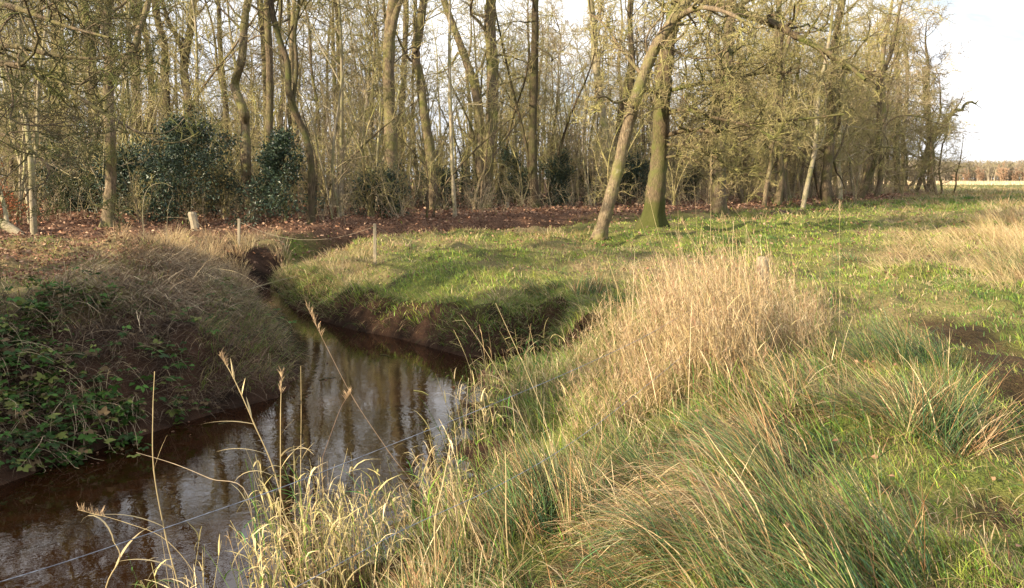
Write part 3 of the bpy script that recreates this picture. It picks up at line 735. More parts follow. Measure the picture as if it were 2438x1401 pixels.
# named trees of the front rows, left to right -----------------------------------------
fr = 'bare trees standing at the front of the wood'
hero('young_tree', 101, 'slim pale young tree at the far left with two thin upright stems', (82, 582), 15, [(82, 582), (78, 480), (74, 390), (62, 280), (52, 150), (48, 0)], up_to=9, low=.35, nlimb=12, mats=('bark_pale', 'twig'), twigr=.006,
     forks=[([(76, 420), (88, 330), (92, 200), (110, 60), (118, -30)], 9, 6)])
hero('oak_tree', 102, 'straight trunk second from the left edge, behind the slim pale young tree', (130, 500), 20, [(130, 500), (131, 330), (126, 200), (130, 100), (124, 0)], low=.5, nlimb=12)
hero('oak_tree', 103, 'light trunk left of the holly mass with a thick limb bending off to the right', (256, 565), 28, [(256, 565), (264, 430), (262, 330), (258, 220), (262, 140), (252, 60), (262, -20)], low=.5, nlimb=11,
     forks=[([(264, 195), (295, 150), (318, 120), (332, 70), (352, 10), (365, -60)], 18, 12)], dens=.9)
hero('oak_tree', 104, 'dark trunk just behind and left of the light trunk with the bending limb', (226, 500), 27, [(226, 500), (226, 380), (222, 260), (216, 140), (205, 60), (192, -20)], Y=37, low=.5, nlimb=11, mats=('bark_dark', 'twig'),
     forks=[([(220, 130), (232, 50), (240, 0), (236, -60)], 17, 12)])
hero('oak_tree', 105, 'tall shadowed trunk rising behind the dark holly between two lighter trunks', (322, 480), 22, [(322, 480), (326, 330), (324, 200), (328, 90), (318, 0)], Y=43, low=.5, nlimb=10)
hero('oak_tree', 106, 'brown trunk with a bent top rising from the tall pointed holly bush', (405, 500), 20, [(405, 500), (402, 330), (394, 200), (392, 110), (378, 60), (366, -10)], Y=40, low=.45, nlimb=11)
hero('oak_tree', 107, 'forked trunk above the tall pointed holly bush, bowing left then right', (458, 500), 22, [(458, 500), (456, 320), (448, 240), (438, 160), (452, 80), (462, 0)], Y=39, low=.42, nlimb=11,
     forks=[([(440, 190), (430, 110), (400, 50), (385, 0)], 12, 8)])
hero('oak_tree', 108, 'crooked pale trunk with a kink halfway up, left of the conical holly', (606, 552), 24, [(606, 552), (592, 470), (585, 380), (584, 300), (580, 265), (562, 220), (560, 195), (576, 140), (582, 60), (594, -10)], low=.62, nlimb=9, mats=('bark', 'twig'), flare=.25)
hero('oak_tree', 109, 'straight grey trunk behind the left side of the conical holly', (640, 500), 20, [(640, 500), (637, 330), (634, 200), (628, 90), (618, -10)], Y=42, low=.5, nlimb=10)
hero('oak_tree', 110, 'trunk that leans up from the right of the conical holly and curves left', (740, 556), 18, [(740, 556), (742, 440), (738, 370), (722, 310), (700, 260), (688, 215), (684, 150), (664, 90), (645, 0)], low=.5, nlimb=10, mats=('bark_dark', 'twig'), flare=.2,
     forks=[([(697, 255), (706, 160), (702, 80), (712, -10)], 10, 7)])
hero('oak_tree', 111, 'dark stem back in the wood between the leaning brown trunk and the stoutest straight one', (812, 478), 17, [(812, 478), (814, 330), (810, 180), (806, 60), (800, -10)], Y=50, low=.4, nlimb=11, mats=('bark_dark', 'twig'))
hero('oak_tree', 112, 'thick straight trunk left of centre, the stoutest between the holly and the slender curved trunk', (938, 525), 33, [(938, 525), (932, 400), (929, 280), (925, 170), (928, 80), (938, 0)], low=.6, nlimb=10,
     forks=[([(925, 110), (940, 40), (955, -20)], 20, 16)])
hero('oak_tree', 113, 'thinner trunk half hidden just right of the thick straight trunk', (952, 480), 16, [(952, 480), (954, 300), (962, 170), (966, 60), (968, -10)], Y=48, low=.45, nlimb=10)
hero('oak_tree', 114, 'slender trunk with a gentle S curve right of the thick straight trunk', (1034, 518), 25, [(1034, 518), (1028, 430), (1022, 350), (1010, 270), (1000, 190), (990, 130), (1000, 60), (1010, -10)], low=.5, nlimb=10)
hero('oak_tree', 115, 'twin-stemmed trunk at the middle of the wood edge, splitting into two low down', (1150, 512), 34, [(1150, 512), (1157, 440), (1162, 360), (1172, 270), (1172, 150), (1166, 60), (1170, -20)], low=.5, nlimb=10,
     forks=[([(1150, 470), (1142, 400), (1142, 300), (1128, 200), (1108, 140), (1078, 60), (1050, -20)], 22, 15)])
hero('oak_tree', 116, 'straight brown trunk right of the twin-stemmed one, with thin shoots around its foot', (1276, 512), 22, [(1276, 512), (1270, 430), (1268, 320), (1272, 180), (1274, 60), (1276, -10)], low=.5, nlimb=10, mats=('bark_dark', 'twig'),
     forks=[([(1262, 440), (1255, 360), (1235, 270), (1215, 190), (1200, 120)], 8, 4)])
hero('oak_tree', 117, 'sunlit pale trunk behind the leaning oak, slanting up to the left', (1452, 470), 20, [(1452, 470), (1444, 350), (1430, 240), (1418, 150), (1412, 50), (1404, -10)], Y=48, low=.45, nlimb=10, mats=('bark_pale', 'twig'))
hero('leaning_oak', 118, 'grey oak trunk leaning strongly to the right at the edge of the meadow', (1428, 566), 30, [(1424, 566), (1448, 490), (1470, 410), (1490, 320), (1512, 240), (1532, 180), (1562, 110), (1605, 45), (1650, -15), (1700, -80)], low=.5, nlimb=16, up_to=11, sides=16, flare=.5, limbr=.24,
     limbs=[([(1512, 242), (1490, 238), (1465, 245), (1440, 230), (1415, 235)], 9, 3, -2), ([(1530, 180), (1480, 120), (1440, 60), (1400, 30)], 9, 4, 1),
            ([(1600, 50), (1660, 20), (1730, 30), (1800, 70)], 16, 5, -3)])
hero('great_oak', 119, 'biggest oak, mossy at the foot, upright beside the leaning trunk with long limbs reaching right', (1552, 548), 44, [(1552, 548), (1562, 450), (1570, 370), (1576, 260), (1582, 180), (1592, 90), (1612, 20), (1640, -60)], low=.42, nlimb=16, sides=18, flare=.75, limbr=.2, mats=('bark_moss', 'twig'),
     limbs=[([(1625, -10), (1700, 5), (1760, 30), (1850, 60), (1900, 90), (1960, 120), (2010, 150), (2060, 190)], 22, 7, -4),
            ([(1588, 218), (1640, 205), (1700, 195), (1750, 185), (1830, 172), (1900, 175)], 11, 4, -3),
            ([(1590, 322), (1640, 310), (1720, 312), (1790, 290), (1900, 285), (2010, 272)], 12, 4, -4),
            ([(1590, 345), (1650, 350), (1700, 372), (1760, 410), (1830, 425)], 9, 3, -3),
            ([(1588, 268), (1650, 262), (1700, 280), (1780, 300), (1860, 335)], 10, 3, -5),
            ([(1588, 375), (1630, 372), (1680, 400), (1735, 452)], 7, 3, -2),
            ([(1620, 0), (1700, 60), (1740, 130), (1730, 190), (1760, 240)], 12, 4, -5),
            ([(1572, 230), (1540, 215), (1500, 250), (1470, 240)], 8, 3, -2)])
hero('oak_tree', 120, 'grey oak trunk standing alone right of the biggest oak', (1712, 512), 31, [(1712, 512), (1712, 440), (1716, 340), (1726, 240), (1734, 120), (1740, 20), (1745, -30)], low=.5, nlimb=16, sides=14, limbr=.25)
# leaning stems along the meadow edge
for i, (bx, by, w, pts, lab, mats) in enumerate([
    (1850, 500, 17, [(1850, 500), (1858, 440), (1858, 380), (1852, 300), (1860, 200), (1850, 100)], 'brown trunk beside the dark earth mound at the meadow edge', ('bark_dark', 'twig')),
    (1818, 502, 11, [(1818, 502), (1826, 440), (1836, 380), (1838, 300), (1850, 200)], 'thin olive stem leaning just left of the dark earth mound', ('bark', 'twig')),
    (1910, 500, 12, [(1910, 500), (1922, 440), (1938, 370), (1942, 330), (1950, 220)], 'pale slanting birch-like stem right of the dark earth mound', ('bark_pale', 'twig')),
    (1965, 492, 24, [(1965, 492), (1966, 440), (1972, 380), (1980, 290), (1985, 200), (1990, 90)], 'stubby moss-green trunk right of the pale slanting stem', ('bark', 'twig')),
    (1998, 486, 12, [(1998, 486), (2000, 440), (1996, 380), (2002, 280), (2010, 170)], 'whitish upright stem close right of the moss-green trunk', ('bark_pale', 'twig')),
    (2045, 482, 14, [(2045, 482), (2062, 440), (2078, 400), (2092, 330), (2096, 200)], 'dark trunk of the line leaning right, fourth tree after the moss-green one', ('bark_dark', 'twig')),
    (2085, 478, 14, [(2085, 478), (2096, 430), (2100, 360), (2104, 280), (2100, 180)], 'straight olive trunk midway along the receding tree line', ('bark', 'twig')),
    (2138, 466, 15, [(2138, 466), (2136, 420), (2134, 340), (2140, 240), (2136, 150)], 'reddish brown trunk in the far part of the receding tree line', ('bark_dark', 'twig_brown')),
    (2160, 462, 11, [(2160, 462), (2152, 420), (2150, 350), (2158, 250), (2160, 150)], 'slim trunk just right of the reddish one in the tree line', ('bark', 'twig_brown')),
    (2190, 462, 10, [(2180, 462), (2192, 430), (2206, 380), (2212, 300), (2210, 200)], 'slim leaning trunk left of the last green trunk of the tree line', ('bark_dark', 'twig_brown'))]):
    hero('oak_tree', 130 + i, lab, (bx, by), w, pts, low=.22, nlimb=18, up_to=15 if by > 480 else 19, mats=mats, limblen=.34, droop=.02, dens=1.0, twigr=.010 if by > 480 else .016, flare=.2, limbk=8)
hero('oak_tree', 141, 'last tree of the line at the open field, a gnarled dead limb reaching right', (2214, 460), 20, [(2214, 460), (2218, 400), (2214, 330), (2206, 250), (2200, 160)], low=.15, nlimb=24, up_to=16, mats=('bark', 'twig_brown'), limblen=.5, droop=.0, twigr=.02, flare=.2, limbk=9, dens=1.1)
# gnarled limb as a part of that tree
last = bpy.data.objects['oak_tree.%03d' % (len([o for o in bpy.data.objects if o.name.startswith('oak_tree')]) - 1)]
tb = Tubes(); Yl = last.location.y
pp = np.array([atd(x, y, Yl - 1) for x, y in [(2214, 340), (2232, 318), (2250, 295), (2262, 278), (2275, 263), (2290, 262), (2296, 250), (2312, 243), (2322, 247), (2330, 238)]]) - np.array(last.location)
trunk_tube(tb, pp, [.34, .26, .24, .2, .2, .16, .15, .12, .1, .04], 8, np.random.default_rng(3), 0, 4, .1)
pp = np.array([atd(x, y, Yl - 1) for x, y in [(2262, 278), (2275, 274), (2283, 277)]]) - np.array(last.location); trunk_tube(tb, pp, [.12, .1, .05], 6, np.random.default_rng(3), 0, 3, .1)
pp = np.array([atd(x, y, Yl - 1) for x, y in [(2312, 243), (2325, 250), (2338, 260)]]) - np.array(last.location); trunk_tube(tb, pp, [.07, .05, .03], 5, np.random.default_rng(3), 0, 3, .1)
tag(tb.obj('dead_limb', M['twig_dark'], last), 'gnarled dark dead limb reaching over the open field')

# overhanging tree off the left side whose twigs reach into the top left corner
hero('overhanging_tree', 150, 'tree at the left edge whose thin twigs hang into the top left corner', (-330, 760), 60, [(-330, 760), (-320, 500), (-300, 250), (-290, 0), (-300, -300)], Y=13.5, low=.3, up_to=12, nlimb=9, twigr=.005, mats=('bark', 'twig_dark'), limblen=.4, droop=.0, dens=1.0, limbk=7,
     limbs=[([(-300, 60), (-150, 130), (0, 150), (110, 175), (200, 240), (300, 300), (380, 340)], 20, 4, -2),
            ([(-300, 160), (-120, 140), (20, 110), (120, 130), (230, 140), (340, 120)], 18, 4, -1),
            ([(-300, -60), (-120, -20), (40, 20), (150, 60), (260, 90)], 18, 4, -2),
            ([(-300, 260), (-100, 300), (30, 330), (120, 400), (200, 480)], 12, 3, -2)])

# wood interior: prototypes and copies -------------------------------------------------
protos = []
PL = ['bare oak with a straight trunk deep among the others in the wood', 'bare oak with a bent trunk deep among the others in the wood']
spec = [(201, 17, .16, .42, 'bark', 'twig'), (202, 18, .2, .4, 'bark', 'twig'), (203, 16, .12, .35, 'bark_dark', 'twig'), (204, 17, .12, .42, 'bark', 'twig'), (205, 15, .09, .3, 'bark_pale', 'twig'), (206, 18, .2, .45, 'bark_dark', 'twig_brown'), (207, 13, .07, .2, 'bark_pale', 'twig'), (208, 14, .085, .25, 'bark', 'twig'), (209, 12, .06, .15, 'bark_pale', 'twig_brown')]
for sd_, h_, r_, lo_, mb, mt in spec:
    protos.append(make_tree('wood_tree', sd_, h_, r_, low=lo_, nlimb=12, sides=9, twigr=.009, mats=(mb, mt), crooked=.6 if sd_ % 2 else 1.1, dens=1.0, limblen=.3))
rng = np.random.default_rng(55)
used = [False] * len(protos); placed = []
# keep clear of the named trees
named = [np.array(o.location)[:2] for o in bpy.data.objects if o.type == 'EMPTY' and o.get('category') == 'tree']
tries = 0; count = 0
while count < 205 and tries < 20000:
    tries += 1
    d = 26 + 92 * rng.random() ** .9; s = rng.uniform(-.66, .5); x, y = s * d, d
    dx = y - edge(x)
    if dx < 4.5 or dx > 48: continue
    if dx < 9 and rng.random() < .5: continue
    p = np.array([x, y]); mind = 1.9
    if any(np.hypot(*(p - q)) < mind for q in placed) or any(np.hypot(*(p - q)) < 1.8 for q in named): continue
    placed.append(p); k = rng.choice([0, 1, 2, 3, 4, 5, 6, 7, 8], p=[.05, .04, .07, .07, .1, .05, .22, .17, .23])
    o = protos[k] if not used[k] else copy_tree(protos[k]); used[k] = True
    z = float(H(np.array([x]), np.array([y]))[0])
    o.location = (x, y, z - .05); o.rotation_euler = (rng.normal(0, .03), rng.normal(0, .03), rng.uniform(0, 6.28)); sc = rng.uniform(.85, 1.15) ; o.scale = (sc, sc, sc)
    tag(o, 'bare trunk among many alike inside the wood, behind its front row of trees', 'tree', 'bare trees inside the wood'); count += 1
print('wood trees', count)

# tree-line filler behind the leaning stems: low-branched bushy trees
protos = [make_tree('edge_tree', 301 + i, 15, .17, low=.14, nlimb=18, sides=8, twigr=.013, mats=('bark', 'twig' if i < 2 else 'twig_brown'), crooked=1.2, dens=1.0, limblen=.44, droop=.0, limbk=7) for i in range(3)]
used = [False] * 3
cnt = 0
for t in list(np.linspace(0, 1, 15)) + [1.0, 1.06]:
    for off in (0, 1):
        y = 46 + 46 * t; 
        x = np.interp(y, [41, 49, 67, 93], [10, 17, 29, 45]) - 1.5 - 4.5 * off + rng.normal(0, .7); y2 = y + 1.5 + off * 2 + rng.normal(0, .7)
        if any(np.hypot(x - q[0], y2 - q[1]) < 1.3 for q in named): continue
        k = rng.integers(3); o = protos[k] if not used[k] else copy_tree(protos[k]); used[k] = True
        o.location = (x, y2, float(H(np.array([x]), np.array([y2]))[0])); sc = rng.uniform(.75, 1.12); o.scale = (sc, sc, sc); o.rotation_euler = (rng.normal(0, .07), rng.normal(0, .07), rng.uniform(0, 6.28))
        tag(o, 'low-branched bushy bare tree crowded behind the leaning stems of the receding line', 'tree', 'bushy trees of the receding tree line'); cnt += 1
for i, (px_, y, sc) in enumerate([(2236, 88, .62), (2262, 92, .5), (2225, 80, .7), (2205, 90, 1.0)]):
    o = copy_tree(protos[(i + 1) % 3]); x = (px_ - CX) / F * y; o.location = (x, y, 0); o.scale = (sc * 1.15, sc * 1.15, sc); o.rotation_euler = (0, 0, i * 1.7 + .4)
    tag(o, 'bushy bare tree at the outer end of the tree line against open sky', 'tree', 'outermost trees of the line')
for i, (x, y, sc) in enumerate([(-15.6, 17.2, .7), (-18, 20.5, .8)]):
    o = copy_tree(protos[i % 3]); o.location = (x, y, .3); o.scale = (sc,) * 3; o.rotation_euler = (0, 0, i * 2.1)
    tag(o, 'low-branched bare tree just beyond the left edge, its twigs entering the top left', 'tree', 'bare trees off the left edge')
for o in protos:
    if o.get('label') is None:
        for c in KIDS[o.name]: bpy.data.objects.remove(c)
        bpy.data.objects.remove(o)

# saplings and brush under the trees -----------------------------------------------------
def make_sapling(seed, h, stems, spread, mats, twigr=.007, nl=9, name='sapling'):
    rg = np.random.default_rng(seed); root = empty(name); tt = Tubes(); tc_ = Tubes()
    az = rg.uniform(0, 6.28, stems); tl = np.abs(rg.normal(spread, spread * .5, stems))
    d = np.stack([np.cos(az) * np.sin(tl), np.sin(az) * np.sin(tl), np.cos(tl)], 1)
    L = h * rg.uniform(.6, 1.05, stems); r0 = .008 + .0065 * L * rg.uniform(.7, 1.3, stems)
    st = np.stack([rg.normal(0, .12, stems), rg.normal(0, .12, stems), np.full(stems, -.05)], 1)
    P, Rr = grow(rg, st, d, L, r0, 10, .07, .05, .25); tt.add(P, Rr, 6)
    branches(rg, tc_, P, Rr, L, [dict(k=nl, t0=.15, lf=.34, K=6, s=3, wob=.16, up=.05, ang=.8, rf=.5), dict(k=5, lf=.5, K=5, s=3, wob=.26, up=.03, rf=.6, t0=.1), dict(k=3, lf=.6, K=4, s=3, wob=.22, up=.0, rf=.7, t0=.1, rm=.7)], twigr)
    a = tt.obj('stem', M[mats[0]], root); b = tc_.obj('twigs', M[mats[1]], root); KIDS[root.name] = [a, b]; return root
protos = [make_sapling(401, 5.5, 3, .22, ('bark_pale', 'twig')), make_sapling(402, 4.5, 5, .35, ('twig', 'twig')), make_sapling(403, 7, 2, .12, ('bark', 'twig'), nl=12),
          make_sapling(404, 3.2, 6, .45, ('twig_brown', 'twig')), make_sapling(405, 6, 4, .28, ('bark_pale', 'twig_brown'), nl=11)]
used = [False] * 5; placed = []; count = 0; tries = 0
while count < 215 and tries < 20000:
    tries += 1
    d = 28 + 60 * rng.random() ** 1.3; s = rng.uniform(-.75, .5); x, y = s * d, d; dx = y - edge(x)
    if dx < 4.2 or dx > 34 or (dx < 9 and rng.random() < .6): continue
    if s < -.35 and dx < 5: continue
    if any(np.hypot(x - q[0], y - q[1]) < 1.1 for q in placed): continue
    placed.append((x, y)); k = rng.integers(5); o = protos[k] if not used[k] else copy_tree(protos[k]); used[k] = True
    o.location = (x, y, float(H(np.array([x]), np.array([y]))[0])); sc = rng.uniform(.7, 1.25) * (1.35 if dx > 12 else 1); o.scale = (sc, sc, sc); o.rotation_euler = (0, 0, rng.uniform(0, 6.28))
    tag(o, 'thin leafless understorey sapling tangled among the trunks of the wood', 'sapling', 'saplings under the trees'); count += 1
# particular saplings
def put_sap(px, py, src, sc, rz, lab, name=None, z=0.):
    c = ong(px, py, z); o = copy_tree(protos[src]); o.location = (c[0], c[1], float(H(np.array([c[0]]), np.array([c[1]]))[0])); o.scale = (sc,) * 3; o.rotation_euler = (0, 0, rz); tag(o, lab, 'sapling')
    if name: o.name = name
    return o
put_sap(1322, 505, 0, 1.15, .3, 'splayed pale hazel stems slanting right, between the brown trunk and the leaning oak')
put_sap(345 * 1, 560, 3, .7, 2, 'small bare bush in front of the dark holly, left of the old gatepost')
put_sap(1238, 505, 2, .6, 1, 'thin sapling just left of the straight brown trunk')
put_sap(870, 515, 1, .8, 3, 'many-stemmed sapling at the left foot of the thick straight trunk')
put_sap(30, 560, 4, .9, 1, 'bushy bare sapling at the far left edge of the wood')
put_sap(2150, 472, 1, 1.1, 2, 'splayed thin stems at the meadow edge near the reddish trunk')
put_sap(1775, 500, 1, .9, 4, 'splayed thin stems between the lone grey oak and the earth mound')
put_sap(2035, 488, 4, .7, 5, 'low splayed stems right of the moss-green trunk')
for n_, g_ in (('stray', 0),): pass

# undergrowth haze of twigs on the floor of the wood
def undergrowth():
    rg = np.random.default_rng(77); n = 5200
    d = 26 + 60 * rg.random(n) ** 1.2; s = rg.uniform(-.75, .62, n); x, y = s * d, d; dx = y - edge(x)
    ok = (dx > 2.5) & (dx < 28) & (fbm(x * .5, y * .5, 205) > .4); x, y, d = x[ok], y[ok], d[ok]; n = len(x)
    st = np.stack([x, y, H(x, y)], 1); az = rg.uniform(0, 6.28, n); tl = np.abs(rg.normal(.4, .3, n))
    dd = np.stack([np.cos(az) * np.sin(tl), np.sin(az) * np.sin(tl), np.cos(tl)], 1)
    L = rg.uniform(.5, 1.9, n); tb = Tubes(); P, Rr = grow(rg, st, dd, L, np.maximum(.006, d * .00016), 5, .12, 0, .5); tb.add(P, Rr, 3)
    branches(rg, tb, P, Rr, L, [dict(k=6, t0=.2, lf=.4, K=4, s=3, wob=.15, up=0, rf=.6)], .006)
    tag(tb.obj('undergrowth', M['twig_brown']), 'tangle of thin brown shoots and bramble stems on the wood floor', 'undergrowth', kind='stuff')
undergrowth()
# far end of the wood, one mass of stems behind everything
def backwood():
    rg = np.random.default_rng(78); n = 420; tb = Tubes()
    x = rg.uniform(-75, 62, n); y = edge(x) + rg.uniform(42, 70, n)
    st = np.stack([x, y, np.zeros(n)], 1); L = rg.uniform(4, 11, n)
    P, Rr = grow(rg, st, np.tile([0, 0, 1.], (n, 1)), L, rg.uniform(.06, .2, n), 7, .05, .1, .3); tb.add(P, Rr, 5)
    branches(rg, tb, P, Rr, L, [dict(k=13, t0=.12, lf=.26, K=5, s=3, wob=.2, up=.08, rf=.35), dict(k=7, lf=.5, K=4, s=3, wob=.2, rf=.6, t0=.1)], .028)
    tag(tb.obj('far_wood', M['twig']), 'dense far end of the wood seen between the trunks', 'wood', kind='stuff')
backwood()

# ------------------------------------------------------------------ leaf clouds
def leaves(P, Nn, size, cols, fold=.25, asp=.55, rg=RNG):
    """folded leaves: 4 verts midrib+edges -> 2 quads-ish (two triangles pairs). P (n,3), Nn (n,3) long-axis directions"""
    n = len(P); A = nrm(Nn); q = rg.normal(0, 1, (n, 3)); q = nrm(q - A * (q * A).sum(1, keepdims=True)); Nz = np.cross(A, q)
    s = size[:, None]
    v0 = P; v1 = P + A * s * .5 + q * s * asp * .5 + Nz * s * fold * .3; v2 = P + A * s; v3 = P + A * s * .5 - q * s * asp * .5 + Nz * s * fold * .3
    vm = P + A * s * .5
    V = np.stack([v0, v1, v2, v3, vm], 1).reshape(-1, 3); b = (np.arange(n) * 5)[:, None]
    T = np.concatenate([b + np.array([[0, 1, 4]]), b + np.array([[1, 2, 4]]), b + np.array([[4, 2, 3]]), b + np.array([[0, 4, 3]])], 1).reshape(-1, 3)
    C = np.repeat(cols, 5, 0); return V, T, C
def holly(px, py, h, w, n, label, seed, z=.25, pointed=True):
    rg = np.random.default_rng(seed); c = ong(px, py, z); cz = float(H(np.array([c[0]]), np.array([c[1]]))[0])
    root = empty('holly_bush', (c[0], c[1], cz)); tt = Tubes()
    st = np.zeros((1, 3)); P, Rr = grow(rg, st, np.array([[0, 0, 1.]]), np.array([h * .95]), np.array([.02 * h]), 9, .04, .2, .2); tt.add(P, Rr, 7)
    k = int(16 + h * 5); s_, d_, L_, r_, idx = spawn(rg, P, Rr, k, .04, .97, 1.25, 1, np.array([1.]), .5, .1)
    t = (s_[:, 2] / h); prof = (np.clip(1 - t, 0.05, 1) ** .8 if pointed else np.sqrt(np.clip(1 - t ** 2, .05, 1)))
    L_ = w * .5 * prof * rg.uniform(.4, 1.3, k); P2, R2 = grow(rg, s_, d_, L_, np.full(k, .012), 7, .12, .03, .3); tt.add(P2, R2, 4)
    s3, d3, L3, r3, i3 = spawn(rg, P2, R2, 9, .15, 1., .8, .55, L_, .6, .1); P3, R3 = grow(rg, s3, d3, L3, np.full(len(s3), .006), 5, .15, 0, .4); tt.add(P3, R3, 3)
    tt.obj('branch', M['twig_dark'], root)
    j = rg.integers(0, len(P3), n); f = rg.uniform(.1, 1, n) * 4; i = np.minimum(f.astype(int), 3); fr_ = (f - i)[:, None]
    Q = P3[j, i] * (1 - fr_) + P3[j, i + 1] * fr_ + rg.normal(0, .13, (n, 3))
    dirs = nrm(P3[j, i + 1] - P3[j, i]) + rg.normal(0, .8, (n, 3))
    cl = np.array([(.026, .046, .026), (.04, .062, .034), (.018, .034, .024), (.065, .085, .042)])[rg.choice(4, n, p=[.4, .3, .2, .1])] * np.exp(rg.normal(0, .2, (n, 1)))
    V, T, C = leaves(Q, dirs, rg.uniform(.07, .12, n), cl, .5, .55, rg)
    mesh_obj('leaves', V, None, M['hollyleaf'], root, C, False, T)
    tag(root, label, 'holly', 'dark hollies under the trees'); return root
for i, a in enumerate([
    (450, 532, 3.4, 6.2, 12500, 'tall pointed dark holly bush left of the crooked pale trunk'),
    (682, 536, 3.0, 3.2, 6500, 'neat conical dark holly between the crooked pale trunk and the leaning brown trunk'),
    (228, 520, 2.4, 4.2, 9000, 'dark holly at the foot of the two trunks on the left, its base spreading low'),
    (530, 512, 1.8, 4.6, 9000, 'low spreading dark holly joining the tall pointed one to the crooked trunk'),
    (330, 528, 2.0, 2.4, 7000, 'low dark holly between the light forked trunk and the tall pointed holly'),
    (905, 522, 1.6, 2.6, 3200, 'small holly wrapped round the foot of the thick straight trunk'),
    (1065, 500, 1.9, 3.2, 4000, 'loose olive-dark holly between the slender curved trunk and the twin-stemmed one'),
    (1225, 494, 2.6, 3.4, 5500, 'dark holly right behind the twin-stemmed trunk'),
    (1325, 494, 2.9, 3.0, 5500, 'upright holly behind the splayed pale hazel stems'),
    (1395, 484, 1.9, 2.2, 4500, 'low holly left of the leaning oak foot'),
    (1500, 490, 2.6, 2.6, 5000, 'holly between the leaning oak and the biggest oak'),
    (845, 490, 2.6, 3.0, 5000, 'broad shadowed holly behind the dip between the conical holly and the thick trunk'),
    (1640, 480, 1.8, 2.4, 3000, 'low dark holly between the biggest oak and the lone grey oak'),
    (150, 510, 2.4, 2.4, 5000, 'holly beside the second trunk from the left edge')]):
    holly(a[0], a[1], a[2], a[3], a[4], a[5], 500 + i, pointed=(i in (0, 1, 8)))

# unseen hollies added left of the frame to shade the left bank and pool
_h = None
for i, (x, y, sc) in enumerate([(-11.6, 1.0, 1.1), (-12.9, 3.4, 1.35), (-14.6, 5.6, 1.4), (-14.0, 2.0, 1.45)]):
    if _h is None:
        _h = holly(1219, 2000, 4.4, 3.4, 9000, 'x', 540, pointed=False); KIDS[_h.name] = list(_h.children); o = _h
    else: o = copy_tree(_h)
    o.location = (x, y, 0); o.scale = (sc,) * 3; o.rotation_euler = (0, 0, i * 1.1)
    tag(o, 'unseen tall holly added left of the frame to shade the left bank', 'holly', 'unseen hollies added for shade')

# russet-leaved beech scrub on the far left
def beech(px, py, h, w, n, label, seed):
    rg = np.random.default_rng(seed); c = ong(px, py, .2); cz = float(H(np.array([c[0]]), np.array([c[1]]))[0])
    root = empty('beech_scrub', (c[0], c[1], cz)); tt = Tubes()
    az = rg.uniform(0, 6.28, 9); P, Rr = grow(rg, rg.normal(0, .1, (9, 3)) * [1, 1, 0], np.stack([np.cos(az) * .5, np.sin(az) * .5, np.ones(9)], 1), rg.uniform(.6, 1, 9) * h, np.full(9, .014), 7, .1, 0, .3); tt.add(P, Rr, 5)
    s3, d3, L3, r3, i3 = spawn(rg, P, Rr, 10, .25, 1., .8, .4, np.full(9, w), .6, .1); P3, R3 = grow(rg, s3, d3, L3, np.full(len(s3), .005), 5, .15, 0, .4); tt.add(P3, R3, 3)
    tt.obj('branch', M['twig_dark'], root)
    j = rg.integers(0, len(P3), n); i = rg.integers(0, 5, n); Q = P3[j, i] + rg.normal(0, .05, (n, 3))
    cl = np.array([(.3, .1, .045), (.38, .15, .07), (.2, .07, .035)])[rg.integers(0, 3, n)] * np.exp(rg.normal(0, .2, (n, 1)))
    V, T, C = leaves(Q, rg.normal(0, 1, (n, 3)) - [0, 0, .4], rg.uniform(.06, .1, n), cl, .4, .6, rg)
    mesh_obj('leaves', V, None, M['leaf'], root, C, False, T); tag(root, label, 'shrub')
beech(22, 545, 1.9, 1.6, 900, 'low scrub holding russet dead leaves at the far left edge', 601)
beech(1262, 470, 2.6, 1.4, 260, 'sparse reddish scrub behind the straight brown trunk', 602)

# fallen leaves on the floor of the wood
def litter():
    n = 120000; x, y = frustum_pts(n, 14, 75, 1.6, 1.25); fo = forest(x, y); lsd = leftside(x, y)
    pr = np.where(fo > .3, fo, 0) + np.where(lsd & (x < -4) & (sdf(x, y) > 1.6), .3, 0) + .06 * (y > 12) + .4 * sst(1.6, .6, dline(x, y, DITCH))
    ok = (RNG.random(n) < pr) & (sdf(x, y) > .3)
    x, y = x[ok], y[ok]
    # leaves caught on the left bank and a few on the near grass
    x2, y2 = rect_pix(-150, 560, 590, 700, 8000, .3); o2 = leftside(x2, y2) & (sdf(x2, y2) > .5); x2, y2 = x2[o2], y2[o2]
    x3, y3 = rect_pix(950, 2500, 800, 1400, 130); o3 = sdf(x3, y3) > .2; x3, y3 = x3[o3], y3[o3]
    x4, y4 = rect_pix(200, 1100, 760, 1380, 420, WZ); o4 = (np.abs(sdf(x4, y4) + .22) < .25) & (sdf(x4, y4) < -.06); x4, y4 = x4[o4][:70], y4[o4][:70]
    x = np.concatenate([x, x2, x4, x3]); y = np.concatenate([y, y2, y4, y3]); n = len(x); d = np.hypot(x, y)
    z = H(x, y) + RNG.uniform(.005, .06, n) * np.where(d < 14, .8, 1)
    z[-len(x3):] += RNG.uniform(.02, .12, len(x3)); z = np.maximum(z, WZ + .006)
    az = RNG.uniform(0, 6.28, n); A = np.stack([np.cos(az), np.sin(az), RNG.normal(0, .35, n)], 1)
    V, T, C = leaves(np.stack([x, y, z], 1), A, RNG.uniform(.06, .11, n) * np.clip(d / 22, .42, 2.2), pal([(.22, .115, .07), (.16, .085, .055), (.34, .22, .15), (.11, .06, .04), (.27, .16, .1)], n, None, .3), .4, .65)
    o = mesh_obj('leaf_litter', V, None, M['leaf'], None, C, False, T)
    tag(o, 'rust-brown fallen leaves carpeting the wood floor and caught on the left bank', 'fallen leaves', kind='stuff')
litter()

